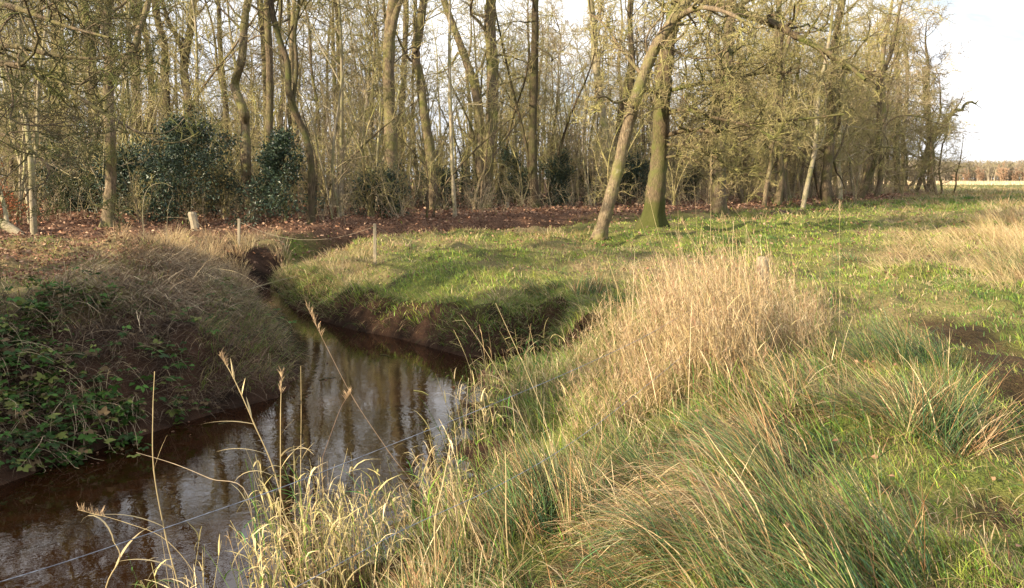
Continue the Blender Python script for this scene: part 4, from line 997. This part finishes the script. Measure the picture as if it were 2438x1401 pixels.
# ------------------------------------------------------------------ left bank: bramble and draped dry grass
def bankpts(n, x0, x1, y0, y1, zz=(-.5, .3)):
    """points on the left bank slope: sample in plan, keep the slope"""
    x = RNG.uniform(-8.5, -2.0, n); y = RNG.uniform(5.5, 17, n); s = sdf(x, y)
    ok = leftside(x, y) & (s > .02) & (s < 2.6); x, y, s = x[ok], y[ok], s[ok]; z = H(x, y)
    # photo position of the point, to shape the patch
    vx, vy, vz = x, y, z - CAMZ; cz = vy * math.cos(PITCH) - vz * math.sin(PITCH); cy = vy * math.sin(PITCH) + vz * math.cos(PITCH)
    px = CX + F * vx / cz; py = CY - F * cy / cz
    return x, y, z, s, px, py
def bramble(n, shape, label, seed, nst):
    x, y, z, s, px, py = bankpts(n, 0, 0, 0, 0); ok = shape(px, py, x, y); x, y, z = x[ok], y[ok], z[ok]
    o0 = np.array([x.mean(), y.mean(), z.mean()]); root = empty('bramble', tuple(o0))
    rg = np.random.default_rng(seed); k = min(nst, len(x)); j = rg.choice(len(x), k, replace=False)
    st = np.stack([x[j], y[j], z[j] + .02], 1); d = np.stack([rg.uniform(-.1, 1, k), rg.uniform(-1, .0, k), rg.uniform(.2, .8, k)], 1)
    P, Rr = grow(rg, st, d, rg.uniform(.25, .7, k), np.full(k, .003), 8, .12, -.35, .5); 
    g = H(P[..., 0].ravel(), P[..., 1].ravel()).reshape(P.shape[:2]); P[..., 2] = np.maximum(P[..., 2], np.maximum(g, WZ) + .03)
    tt = Tubes(); tt.add(P - o0, Rr, 4); tag(tt.obj('stems', M['twig_brown'], root), kind='stuff')
    # compound leaves: three leaflets at nodes
    nn = k * 7; jj = rg.integers(0, k, nn); ii_ = rg.integers(1, 8, nn); Q = P[jj, ii_] + rg.normal(0, .05, (nn, 3))
    ax = nrm(rg.normal(0, 1, (nn, 3)) * [1, 1, .4] + [.35, -.35, -.1]); VV = []; TT = []; CC = []; off = 0
    cl = pal([(.035, .085, .016), (.05, .11, .02), (.028, .06, .016), (.12, .14, .035), (.1, .07, .035)], nn, None, .2)
    side = nrm(np.cross(ax, [0, 0, 1.])); sz = rg.choice([.6, .85, 1.0, 1.2], nn) * rg.uniform(.05, .08, nn)
    for a_, f_ in ((0, 1), (1.1, .85), (-1.1, .85)):
        dr = ax * math.cos(a_) + side * math.sin(a_)
        V, T, C = bleaf(Q + dr * (.01), dr, side * math.cos(a_) - ax * math.sin(a_), sz * f_, cl, rg); VV.append(V); TT.append(T + off); CC.append(C); off += len(V)
    mesh_obj('leaves', np.concatenate(VV) - o0, None, M['brambleleaf'], root, np.concatenate(CC), True, np.concatenate(TT))
    tag(root, label, 'bramble', 'brambles on the left bank'); return root
def bleaf(P, A, Sd, s, col, rg):
    n = len(P); tl = rg.normal(0, .35, n)[:, None]; up = nrm(np.cross(Sd, A)); Sd = nrm(Sd + up * tl); up = nrm(np.cross(Sd, A)); up = up * np.sign(up[:, 2:3] + 1e-6)
    s = s[:, None]; rows = [(0, 0), (.3, .36), (.62, .33), (1.0, 0)]
    a0 = P; m1 = P + A * s * .3; l1 = m1 + Sd * s * .36 + up * s * .08; r1 = m1 - Sd * s * .36 + up * s * .08
    m2 = P + A * s * .64 - up * s * .03; l2 = m2 + Sd * s * .3 + up * s * .06; r2 = m2 - Sd * s * .3 + up * s * .06; t = P + A * s * 1.05 - up * s * .12
    V = np.stack([a0, m1, l1, r1, m2, l2, r2, t], 1).reshape(-1, 3); b = (np.arange(n) * 8)[:, None]
    T = np.concatenate([b + np.array([[a, c, d]]) for a, c, d in [(0, 2, 1), (0, 1, 3), (1, 2, 5), (1, 5, 4), (1, 4, 6), (1, 6, 3), (4, 5, 7), (4, 7, 6)]], 1).reshape(-1, 3)
    return V, T, np.repeat(col, 8, 0)
bramble(16000, lambda px, py, x, y: (px > -200) & (px < 330) & (py > 690) & (py < 1090) & (fbm(px * .012, py * .012, 301) > .4 + .0006 * np.clip(px, 0, 400)), 'large leafy green bramble covering the left end of the bank above the dark water', 701, 360)
bramble(16000, lambda px, py, x, y: (px > 260) & (px < 470) & (py > 740) & (py < 980) & (fbm(px * .02, py * .02, 303) > .45), 'sparse bramble sprays below the hanging straw on the left bank', 702, 26)
bramble(16000, lambda px, py, x, y: (px > 420) & (px < 640) & (py > 640) & (py < 780), 'thin bramble at the far tip of the left bank, a few leaves catching light', 703, 34)

def draped():
    B = Bag(); x, y, z, s, px, py = bankpts(90000, 0, 0, 0, 0)
    # combed straw mat falling over the crest
    c = ((px > 130) & (px < 560) & (py > 600) & (py < 760) & (fbm(px * .01, py * .01, 311) > .38)); j = np.where(c)[0][:4200]; n = len(j)
    col = pal([(.4, .32, .2), (.2, .15, .1), (.34, .27, .18), (.13, .095, .06)], n, None, .35); r0 = np.stack([x[j], y[j], z[j] + RNG.uniform(0, .1, n)], 1)
    V, Q, C, _ = blades(r0, RNG.normal(-.75, .8, n), RNG.uniform(.9, 1.6, n), RNG.uniform(.2, 1.3, n), RNG.uniform(.2, .8, n), RNG.uniform(.004, .011, n), col, col * 1.15, K=7, jit=.3); B.add(V, Q, C)
    # finer dead stems and roots over the face, colours darkened for bank shade
    c = (px > -100) & (px < 720) & (s < 2.2); j = np.where(c)[0]; j = RNG.choice(j, min(20000, len(j)), replace=False); n = len(j)
    col = pal([(.08, .052, .034), (.12, .082, .053), (.055, .037, .026), (.2, .15, .095)], n, None, .3); r0 = np.stack([x[j], y[j], z[j] + RNG.uniform(0, .05, n)], 1)
    V, Q, C, _ = blades(r0, RNG.normal(-.8, 1.0, n), RNG.uniform(.5, 1.5, n), RNG.uniform(.2, 1.6, n), RNG.uniform(.12, .45, n), RNG.uniform(.003, .008, n), col, col * 1.2, K=4, jit=.15); B.add(V, Q, C)
    # greener fringe near the tip
    c = (px > 470) & (px < 720) & (py > 660) & (py < 940); j = np.where(c)[0]; j = RNG.choice(j, min(4200, len(j)), replace=False); n = len(j)
    col = pal(GREEN + OLIVE + TAN[:2], n, None, .2); r0 = np.stack([x[j], y[j], z[j]], 1)
    V, Q, C, _ = blades(r0, RNG.normal(-.6, .9, n), RNG.uniform(.2, 1.0, n), RNG.uniform(.6, 1.9, n), RNG.uniform(.15, .38, n), RNG.uniform(.003, .006, n), col, col * 1.1, K=4); B.add(V, Q, C)
    c = (s > 1.3); j = np.where(c)[0]; j = RNG.choice(j, min(2500, len(j)), replace=False); n = len(j)
    col = pal(GREEN + OLIVE + TAN + RUST, n, None, .25); r0 = np.stack([x[j], y[j], z[j]], 1)
    V, Q, C, _ = blades(r0, RNG.uniform(0, 6.28, n), RNG.uniform(.3, 1.2, n), RNG.uniform(.2, 1.2, n), RNG.uniform(.06, .25, n), RNG.uniform(.004, .008, n), col, col * 1.1, K=3); B.add(V, Q, C)
    tag(B.obj('hanging_dry_grass', M['dryblade']), 'combed mat of dead straw hanging over the crest and face of the left bank', 'dry grass', kind='stuff')
draped()

# ------------------------------------------------------------------ posts and wires
def post(base, top, wpx, label, square=True, name='fence_post', zb=0., tilt=0, insul=True):
    c = ong(*base, zb); Yd = c[1]; b = np.array([c[0], c[1], float(H(np.array([c[0]]), np.array([c[1]]))[0])]); t = atd(top[0], top[1], Yd) - b
    w = wpx / 2 * Yd / F; root = empty(name, tuple(b)); me = []
    rg = np.random.default_rng(int(base[0])); zs = [-.25, 0, t[2] * .5, t[2] - w * .5, t[2]]
    V = []; ns = 8 if not square else 8
    for z_ in zs:
        f = max(0, z_ / t[2]); cx, cy = t[0] * f, t[1] * f; ww = w * (1 if z_ < t[2] else .8)
        if square:
            pts = [(-1, -.8), (-.8, -1), (.8, -1), (1, -.8), (1, .8), (.8, 1), (-.8, 1), (-1, .8)]
        else: pts = [(math.cos(a * math.pi / 4) * (1 + .08 * rg.normal()), math.sin(a * math.pi / 4)) for a in range(8)]
        V += [(cx + p[0] * ww, cy + p[1] * ww, z_) for p in pts]
    Q = [(i * 8 + k, i * 8 + (k + 1) % 8, i * 8 + 8 + (k + 1) % 8, i * 8 + 8 + k) for i in range(4) for k in range(8)]
    top0 = 32; T = [(top0, top0 + k, top0 + k + 1) for k in range(1, 7)]
    mesh_obj('shaft', V, Q, M['post'], root, None, False, T)
    if insul:
        tb = Tubes(); trunk_tube(tb, np.array([[t[0] - w * 1.0, t[1], t[2] - .08], [t[0] - w * 1.9, t[1] - w, t[2] - .08], [t[0] - w * 2.2, t[1] - w, t[2] - .06]]), [.012, .015, .01], 8, rg, 0, 3, 0)
        tb.obj('insulator', M['twig_dark'], root)
    tag(root, label, 'post'); return b, t
P1 = post((893, 628), (892, 533), 7, 'thin pale square fence post alone at the corner of the meadow by the brook')
P2 = post((569, 588), (569, 521), 6, 'thin fence post among the straw grass left of the crooked pale trunk', zb=.05)
P3 = post((1210, 512), (1209, 482), 5, 'small distant fence post between the twin-stemmed and the straight brown trunk', zb=.1)
P4 = post((468, 566), (457, 505), 20, 'thick weathered old gatepost leaning left in the straw grass', False, 'gatepost', zb=.05, insul=False)
P5 = post((1818, 735), (1816, 612), 30, 'grey wooden corner post almost hidden in the tall reed grass', False, 'corner_post', insul=False)
def wire(pts, r, name, label, mat='wire', sag=0):
    p = catmull(np.array(pts), 10); tb = Tubes(); 
    # twisted rope: slight lumps
    V, Q = tube_batch(p[None], (r * (1 + .12 * np.sin(np.arange(len(p)) * 2.1)))[None], 6); tb.V.append(V); tb.Q.append(Q); tb.n = len(V)
    o = tb.obj(name, M[mat]); tag(o, label, 'fence wire')
wire([atd(-150, 1430, 1.75), atd(150, 1340, 2.1), atd(430, 1245, 2.4), atd(700, 1150, 2.85), atd(950, 1052, 3.4), atd(1180, 960, 4.1), atd(1400, 866, 5.2), atd(1560, 788, 6.6), atd(1700, 705, 9), atd(1810, 640, 12)], .0013, 'fence_wire', 'upper blue-grey fence rope crossing the foreground from lower left to the reeds')
wire([atd(520, 1490, 2.3), atd(700, 1401, 2.6), atd(960, 1262, 3.1), atd(1180, 1160, 3.7), atd(1350, 1062, 4.4), atd(1500, 950, 5.3), atd(1640, 835, 6.9), atd(1810, 690, 12)], .0013, 'fence_wire', 'lower blue-grey fence rope half hidden in the near grass')
t1 = P1[0] + P1[1] * .93; t2 = P2[0] + P2[1] * .9
def span(a, b, sag, n=7):
    return [a + (b - a) * f - np.array([0, 0, 1.]) * sag * 4 * f * (1 - f) for f in np.linspace(0, 1, n)]
wire(span(t1, t2, .35), .0022, 'fence_wire', 'sagging pale cord from the pale corner post to the post in the straw', 'wire_pale')
wire(span(t1, atd(1035, 590, 21), .05), .0022, 'fence_wire', 'pale cord running down from the pale corner post to the right', 'wire_pale')
wire(span(P3[0] + P3[1] * .9, atd(930, 545, 30), .2), .004, 'fence_wire', 'faint cord along the wood edge left of the small distant post', 'wire_pale')

def cane(pts, r0, label, name='dead_cane', mat='twig_brown'):
    tb = Tubes(); p = catmull(np.array([atd(*q) for q in pts]), 6); b = p[0].copy(); rr = np.linspace(r0, r0 * .4, len(p)); V, Q = tube_batch((p - b)[None], rr[None], 5); tb.V.append(V); tb.Q.append(Q); tb.n = len(V)
    o = tb.obj(name, M[mat]); o.location = tuple(b); tag(o, label, 'dead stem', 'loose dead stems over the left bank')
cane([(545, 702, 13.2), (590, 690, 13.4), (650, 672, 13.8), (708, 658, 14.4)], .009, 'long dead cane reaching from the left bank tip across the narrow of the brook', mat='bark_pale')
cane([(520, 640, 15), (560, 648, 14.6), (600, 668, 14.2), (628, 690, 13.8)], .007, 'dead cane arching down to the narrow of the brook above the long one')
cane([(345, 600, 18), (340, 500, 18), (352, 450, 18), (385, 436, 18), (412, 446, 18)], .007, 'tall straw-coloured stalk hooked over at the top before the tall dark holly', mat='bark_pale')
cane([(396, 585, 18.5), (400, 500, 18.5), (412, 465, 18.5)], .006, 'thin dry stalk with a bent tip left of the gatepost', mat='bark_pale')
cane([(500, 610, 17), (480, 540, 17), (440, 520, 17), (395, 518, 17)], .006, 'dead stem curving left in front of the gatepost')
cane([(130, 640, 11), (220, 655, 11.2), (330, 660, 11.4), (430, 690, 11.2), (480, 740, 10.9)], .006, 'long grey dead stem lying along the crest of the left bank', mat='bark_pale')
cane([(270, 560, 19), (300, 600, 18), (370, 625, 17), (430, 622, 16.5)], .007, 'arched dead cane springing from the wood edge over the straw')
cane([(160, 690, 9.8), (250, 720, 9.6), (300, 780, 9.4), (330, 850, 9.3)], .005, 'dead cane hanging down the face of the left bank')

for i, (a, b_) in enumerate([((760, 905), (800, 898)), ((985, 930), (1020, 941)), ((520, 1010), (575, 1003)), ((905, 845), (930, 850)), ((640, 1130), (690, 1150))]):
    q = [ong(*a, WZ + .004), (ong(*a, WZ + .004) + ong(*b_, WZ + .004)) / 2 + np.array([.01, .03, .004]), ong(*b_, WZ + .004)]; tb = Tubes(); trunk_tube(tb, np.array(q) - q[0], [.006, .005, .003], 5, np.random.default_rng(i), 0, 4, .08)
    o = tb.obj('floating_twig', M['twig_dark']); o.location = tuple(q[0]); tag(o, 'short dark twig floating on the brown water of the pool', 'twig', 'twigs floating on the brook')

# earth mound at the meadow edge (dark root plate) and old fallen stems at the left
def mound(px, py, w, h, label):
    c = ong(px, py); cz = float(H(np.array([c[0]]), np.array([c[1]]))[0]); rg = np.random.default_rng(9); nr, ns = 12, 28; V = []
    for i in range(nr + 1):
        f = i / nr; 
        for k in range(ns):
            a = k / ns * 2 * math.pi; r = w * (1 - f ** 1.2) * (1 + .25 * math.sin(a * 3 + 1) * f) ; n_ = .12 * w * (rg.random() - .5)
            V.append((r * math.cos(a) + n_ * .6 + f * .15 * w, r * math.sin(a) + n_ * .6, h * (1 - (1 - f) ** 1.6) - .06 + n_ * .8))
    Q = [(i * ns + k, i * ns + (k + 1) % ns, (i + 1) * ns + (k + 1) % ns, (i + 1) * ns + k) for i in range(nr) for k in range(ns)]
    m, nt, P, out = newmat('dark_peaty_earth'); n1 = noise(nt, 9, 5, .7); r = ramp(nt, [(.35, (.02, .012, .009)), (.65, (.075, .035, .022))]); nt.links.new(n1.outputs['Fac'], r.inputs[0]); nt.links.new(r.outputs[0], P.inputs['Base Color']); P.inputs['Roughness'].default_value = 1
    o = mesh_obj('earth_mound', V, Q, m, None, None, True); o.location = (c[0], c[1], cz); tag(o, label, 'mound')
mound(1852, 508, .75, .48, 'small dark peaty mound at the foot of the brown trunk on the meadow edge')
def log(pts, r, label, zoff=0, name='fallen_stem', mat='bark_pale'):
    tb = Tubes(); p = np.array(pts); trunk_tube(tb, p - p[0], r, 9, np.random.default_rng(4), 0, 5, .05); o = tb.obj(name, M[mat]); o.location = tuple(p[0]); tag(o, label, 'fallen stem')
log([atd(78, 592, 22), atd(50, 562, 22.2), atd(18, 540, 22.5), atd(-40, 512, 23)], [.14, .13, .12, .1], 'pale fallen stem slanting down into the straw at the far left edge')
log([atd(18, 540, 22.6), atd(10, 490, 22.8), atd(0, 455, 23), atd(-15, 420, 23.2)], [.06, .055, .05, .04], 'thin curved pale stem rising from the fallen one at the far left')
log([atd(1040, 497, 46), atd(1075, 495, 46), atd(1130, 492, 46.5)], [.08, .08, .06], 'thin pale log on the leaf litter left of the twin-stemmed trunk', mat='bark_pale')
log([atd(905, 628, 17), atd(950, 632, 16.6), atd(993, 648, 15.8)], [.012, .01, .006], 'bleached stick on the turf at the foot of the pale corner post', mat='bark_pale', name='stick')
log([atd(545, 520, 30), atd(600, 518, 30), atd(650, 516, 31)], [.09, .1, .08], 'dark log on the leaf litter right of the crooked trunk', mat='bark_dark')

# ------------------------------------------------------------------ single tall stems against the water
def stem(pts, r0, label, lv=(), seedhead=False, col=(.5, .4, .22), name='reed_stem', gz=None):
    rg = np.random.default_rng(int(pts[0][0] * 7 + pts[0][1])); n = len(pts)
    W3 = [atd(px, py, Yd) for px, py, Yd in pts]; g = float(H(np.array([W3[0][0]]), np.array([W3[0][1]]))[0]); g = max(g, WZ - .1)
    if W3[0][2] > g: W3 = [np.array([W3[0][0] + .02, W3[0][1], g - .02])] + W3
    base = W3[0]; p = catmull(np.array(W3) - base, 6); K = len(p); root = empty(name, tuple(base))
    rr = np.linspace(r0, r0 * .35, K); rr[::6] *= 1.35
    V, Q = tube_batch(p[None], rr[None], 5); c = np.array(col) * np.linspace(.75, 1.15, K)[:, None]; C = np.repeat(c, 5, 0)
    mesh_obj('stalk', V, Q, M['dryblade'], root, C, True)
    for f, Ln, az, tl, cu in lv:
        i = int(f * (K - 1)); cc = np.array([col]) * rg.uniform(.85, 1.25)
        V, Q, C, _ = blades(p[i:i + 1], np.array([az]), np.array([tl]), np.array([cu]), np.array([Ln]), np.array([.013]), cc, cc, K=8, facing=np.array([az + 1.57 + rg.normal(0, .5)]), tipw=.1)
        mesh_obj('leaf', V, Q, M['dryblade'], root, C, True)
    if seedhead:
        m_ = 46 * (K > 8) + 30 * (K <= 8); fi = rg.uniform(.86, .999, m_) * (K - 1); i = fi.astype(int); ps = p[i] + (p[np.minimum(i + 1, K - 1)] - p[i]) * (fi - i)[:, None]; cc = np.repeat(np.array([[.42, .3, .18]]), m_, 0) * rg.uniform(.7, 1.3, (m_, 1))
        V, Q, C, _ = blades(ps, rg.uniform(0, 6.28, m_), rg.uniform(.1, .6, m_), rg.uniform(0, .6, m_), rg.uniform(.02, .06, m_), rg.uniform(.003, .006, m_), cc, cc, K=2); mesh_obj('seed_head', V, Q, M['dryblade'], root, C)
    tag(root, label, 'reed', 'single dead stems in front of the brook'); return root
Z = math.pi
stem([(430, 1420, 4.2), (395, 1280, 4.2), (366, 1120, 4.2), (364, 980, 4.2), (368, 885, 4.2)], .0045, 'tall bare upright stalk at the left of the pool, thicker below', [(.45, .34, -2.6, .9, .6), (.3, .3, -2.9, 1.0, .8), (.6, .2, .3, .3, .2)])
stem([(700, 1330, 4.6), (655, 1130, 4.6), (605, 1010, 4.6), (570, 930, 4.6), (545, 880, 4.6), (522, 845, 4.6)], .0045, 'leaning stalk with leafy knots bending up to the left over the pool', [(.4, .3, Z, 1.2, .7), (.55, .12, 2.4, .3, .2), (.65, .1, .4, .2, .1), (.75, .12, 2.2, .3, .2), (.5, .3, Z + .2, 1.3, .5)], True)
stem([(670, 1400, 4.4), (668, 1150, 4.4), (668, 990, 4.4), (671, 885, 4.4)], .0042, 'straight stalk with dry leaves hanging around its middle', [(.55, .2, .2, .5, .6), (.6, .24, -.3, .6, 1.8), (.5, .3, Z, .7, 1.9), (.7, .12, .6, .7, .3), (.62, .2, .1, .9, 1.2)], True)
stem([(716, 1330, 4.8), (716, 1100, 4.8), (717, 980, 4.8), (716, 872, 4.8)], .0028, 'thin plain stalk right of the one with hanging leaves', [(.5, .15, 0, .4, .5)])
stem([(1010, 1200, 4.8), (925, 1075, 4.8), (845, 955, 4.8), (782, 835, 4.8), (730, 728, 4.8)], .0032, 'long dark stalk leaning far left across the reflections', [], True, (.28, .2, .13))
stem([(720, 1255, 4.7), (800, 1000, 4.7), (835, 935, 4.7)], .0026, 'short dark stalk crossing the long leaning one', [], True, (.2, .13, .09))
stem([(250, 1420, 3.9), (285, 1330, 3.9), (268, 1285, 3.9)], .005, 'low stalk bottom left with one broad leaf folded over', [(.98, .3, Z - .4, .2, 2.4), (.6, .25, .8, .4, 1.0)])
stem([(590, 1180, 4.8), (500, 1140, 4.9), (415, 1105, 5.0), (325, 1078, 5.1)], .003, 'bare knotty twig slanting over the dark pool', [], False, (.42, .33, .22))
stem([(480, 1400, 4.3), (400, 1290, 4.3), (300, 1245, 4.3), (185, 1214, 4.3)], .0024, 'thin arching stalk reaching left near the bottom of the pool', [(.9, .07, Z, 1.3, .2)], True)
stem([(1035, 1260, 4.3), (1055, 1150, 4.3), (1072, 1060, 4.3)], .0062, 'short thick cut stalk left of the green rush clump on the near bank', [])
stem([(1205, 1240, 4.3), (1205, 1150, 4.3), (1203, 1075, 4.3)], .0052, 'short cut stalk right of the thick cut one', [])
stem([(1330, 1180, 5.5), (1300, 1010, 5.5), (1260, 900, 5.5), (1220, 810, 5.5), (1180, 722, 5.5)], .0034, 'long bare stalk leaning left above the mouth of the side channel', [(.4, .15, 2.8, .4, .6)])
stem([(1320, 1180, 5.6), (1240, 990, 5.6), (1165, 850, 5.6), (1098, 750, 5.6)], .003, 'slender stalk curving left with a drooping tip over the far bank', [(.5, .22, Z, .7, 1.4), (.65, .2, Z - .3, .8, 1.2), (.98, .1, Z, 1.2, .9)])
stem([(1845, 1250, 4.2), (1860, 1190, 4.2), (1872, 1148, 4.2)], .0048, 'stout broken stalk standing in the large foreground rush clump', [])
stem([(1880, 1010, 6.2), (1850, 950, 6.2), (1810, 850, 6.2), (1775, 775, 6.2)], .0042, 'stalk leaning left out of the domed rush clump', [(.4, .25, 2.9, .3, 2.3), (.75, .1, 0, .5, .4)])
stem([(1740, 700, 9.5), (1660, 590, 9.5), (1620, 520, 9.5)], .004, 'tall feathery stalk leaning left above the reed grass', [(.6, .2, .3, .5, .6)], True)
stem([(2000, 690, 9.5), (1998, 590, 9.5), (2000, 480, 9.5)], .003, 'single thin upright stalk right of the reed grass against the meadow', [], True)
stem([(2072, 800, 8), (2070, 650, 8), (2070, 540, 8)], .0022, 'very thin dark upright stalk standing in the meadow beside the path', [], True, (.25, .15, .1))
stem([(1590, 640, 11), (1560, 530, 11), (1540, 445, 11)], .0034, 'pale stalk rising in front of the foot of the biggest oak', [], True)
stem([(1690, 640, 11), (1692, 540, 11), (1693, 370, 11)], .0032, 'very tall stalk in front of the lone grey oak', [], True)

# ------------------------------------------------------------------ far side of the field
def farwood():
    rg = np.random.default_rng(88); n = 2600; tb = Tubes()
    x = rg.uniform(95, 420, n); y = 330 + .12 * (x - 150) + rg.uniform(0, 60, n); st = np.stack([x, y, np.zeros(n)], 1)
    L = rg.uniform(7.5, 9.0, n) * (.8 + .45 * fbm(x * .03, y * .03, 401)); P, Rr = grow(rg, st, np.tile([0, 0, 1.], (n, 1)), L, rg.uniform(.12, .3, n), 5, .05, .1, .3); tb.add(P, Rr, 4)
    branches(rg, tb, P, Rr, L, [dict(k=12, t0=.2, t1=.99, lf=.36, K=4, s=3, wob=.25, up=.06, rf=.4), dict(k=5, lf=.55, K=3, s=3, wob=.2, rf=.7, t0=.1)], .07)
    m = bark_mat('far_haze_tinted_bark', (.2, .16, .13), (.3, .25, .19), (.24, .22, .12), .4, .2, 0)  # pale greyed bark colour carries the haze of distance
    tag(tb.obj('distant_wood', m), 'grey-brown wood closing the far side of the field, right edge', 'wood', kind='stuff')
farwood()
m_or = bark_mat('orange_larch_twig', (.27, .18, .12), (.38, .26, .17), (.32, .22, .14), .3, .3, 0)
M['orange'] = m_or
bush = make_sapling(470, 5.5, 6, .25, ('orange', 'orange'), .07, 12, 'field_bush')
labs = ['orange-brown bush before the distant wood, nearest the tree line', 'orange-brown bush before the distant wood, second from the tree line', 'broad orange bush in the middle of the distant wood edge', 'orange bush right of the broad middle one across the field', 'orange bush at the very right edge across the field', 'low orange bush close to the tree line across the field']
for i, (px, s) in enumerate([(2300, .9), (2335, 1.1), (2385, 1.25), (2412, 1.0), (2440, 1.15), (2275, .7)]):
    o = bush if i == 0 else copy_tree(bush); p = atd(px, 441, 300); p[2] = 0
    o.location = tuple(p); o.scale = (s, s, s); o.rotation_euler = (0, 0, i * 1.3); tag(o, labs[i], 'bush', 'orange bushes across the field')
# bleached straw strip in the field
B = Bag(); n = 26000; x = RNG.uniform(60, 330, n); y = RNG.uniform(215, 310, n); 
c = pal([(.6, .47, .3), (.5, .37, .22), (.66, .54, .36)], n, None, .12)
V, Q, C, _ = blades(np.stack([x, y, np.zeros(n)], 1), RNG.uniform(0, 6.28, n), np.abs(RNG.normal(.2, .15, n)), RNG.uniform(0, .6, n), RNG.uniform(.6, 1.1, n), RNG.uniform(.15, .3, n), c, c, K=1); B.add(V, Q, C)
tag(B.obj('far_field_straw', M['dryblade']), 'bleached pale reed strip across the far field below the distant wood', 'dry grass', kind='stuff')

# ------------------------------------------------------------------ sky, sun, camera
SUN_AZ = R(236)   # compass-like: direction TO the sun, measured from +Y clockwise (behind, left)
SUN_EL = R(20)
w = bpy.data.worlds.new('World'); S.world = w; w.use_nodes = True; nt = w.node_tree; bg = nt.nodes['Background']
sky = N(nt, 'ShaderNodeTexSky', sky_type='NISHITA'); sky.sun_disc = False; sky.sun_elevation = SUN_EL; sky.sun_rotation = SUN_AZ; sky.air_density = 1.0; sky.dust_density = 1.5
tcw = N(nt, 'ShaderNodeTexCoord'); mpw = N(nt, 'ShaderNodeMapping'); mpw.inputs['Scale'].default_value = (1, 1, 2.6); nt.links.new(tcw.outputs['Generated'], mpw.inputs['Vector'])
n1 = noise(nt, 2.6, 7, .6, mpw.outputs[0], .3); rw = ramp(nt, [(.27, 0.0), (.45, 1.0)]); nt.links.new(n1.outputs['Fac'], rw.inputs[0])
n2 = noise(nt, 3.5, 5, .6, mpw.outputs[0]); rc = ramp(nt, [(.38, (8.6, 9.2, 10.2)), (.56, (12, 12, 12.2))]); nt.links.new(n2.outputs['Fac'], rc.inputs[0])
cc = mixc(nt, rw.outputs[0], sky.outputs[0], rc.outputs[0])
nt.links.new(cc, bg.inputs['Color']); bg.inputs['Strength'].default_value = .05
sl = bpy.data.lights.new('sun', 'SUN'); sl.energy = 5.0; sl.angle = R(.6); sl.color = (1, .84, .6)
so = bpy.data.objects.new('sun', sl); COL.objects.link(so)
to = Vector((math.sin(SUN_AZ) * math.cos(SUN_EL), math.cos(SUN_AZ) * math.cos(SUN_EL), math.sin(SUN_EL)))
so.rotation_euler = to.to_track_quat('Z', 'Y').to_euler(); so.location = (-10, -10, 20)
cam = bpy.data.cameras.new('camera'); co = bpy.data.objects.new('camera', cam); COL.objects.link(co); S.camera = co
cam.sensor_width = 36; cam.lens = 36 * F / 2438; cam.clip_end = 3000; cam.clip_start = .05
co.location = (0, 0, CAMZ); co.rotation_euler = (math.pi / 2 - PITCH, 0, 0)
S.view_settings.view_transform = 'Standard'; S.view_settings.look = 'None'; S.view_settings.gamma = 1; S.view_settings.use_curve_mapping = False
S.view_settings.exposure = 1.42
S.cycles.max_bounces = 5; S.cycles.diffuse_bounces = 2; S.cycles.glossy_bounces = 2; S.cycles.transmission_bounces = 2; S.cycles.transparent_max_bounces = 4
S.cycles.use_denoising = True
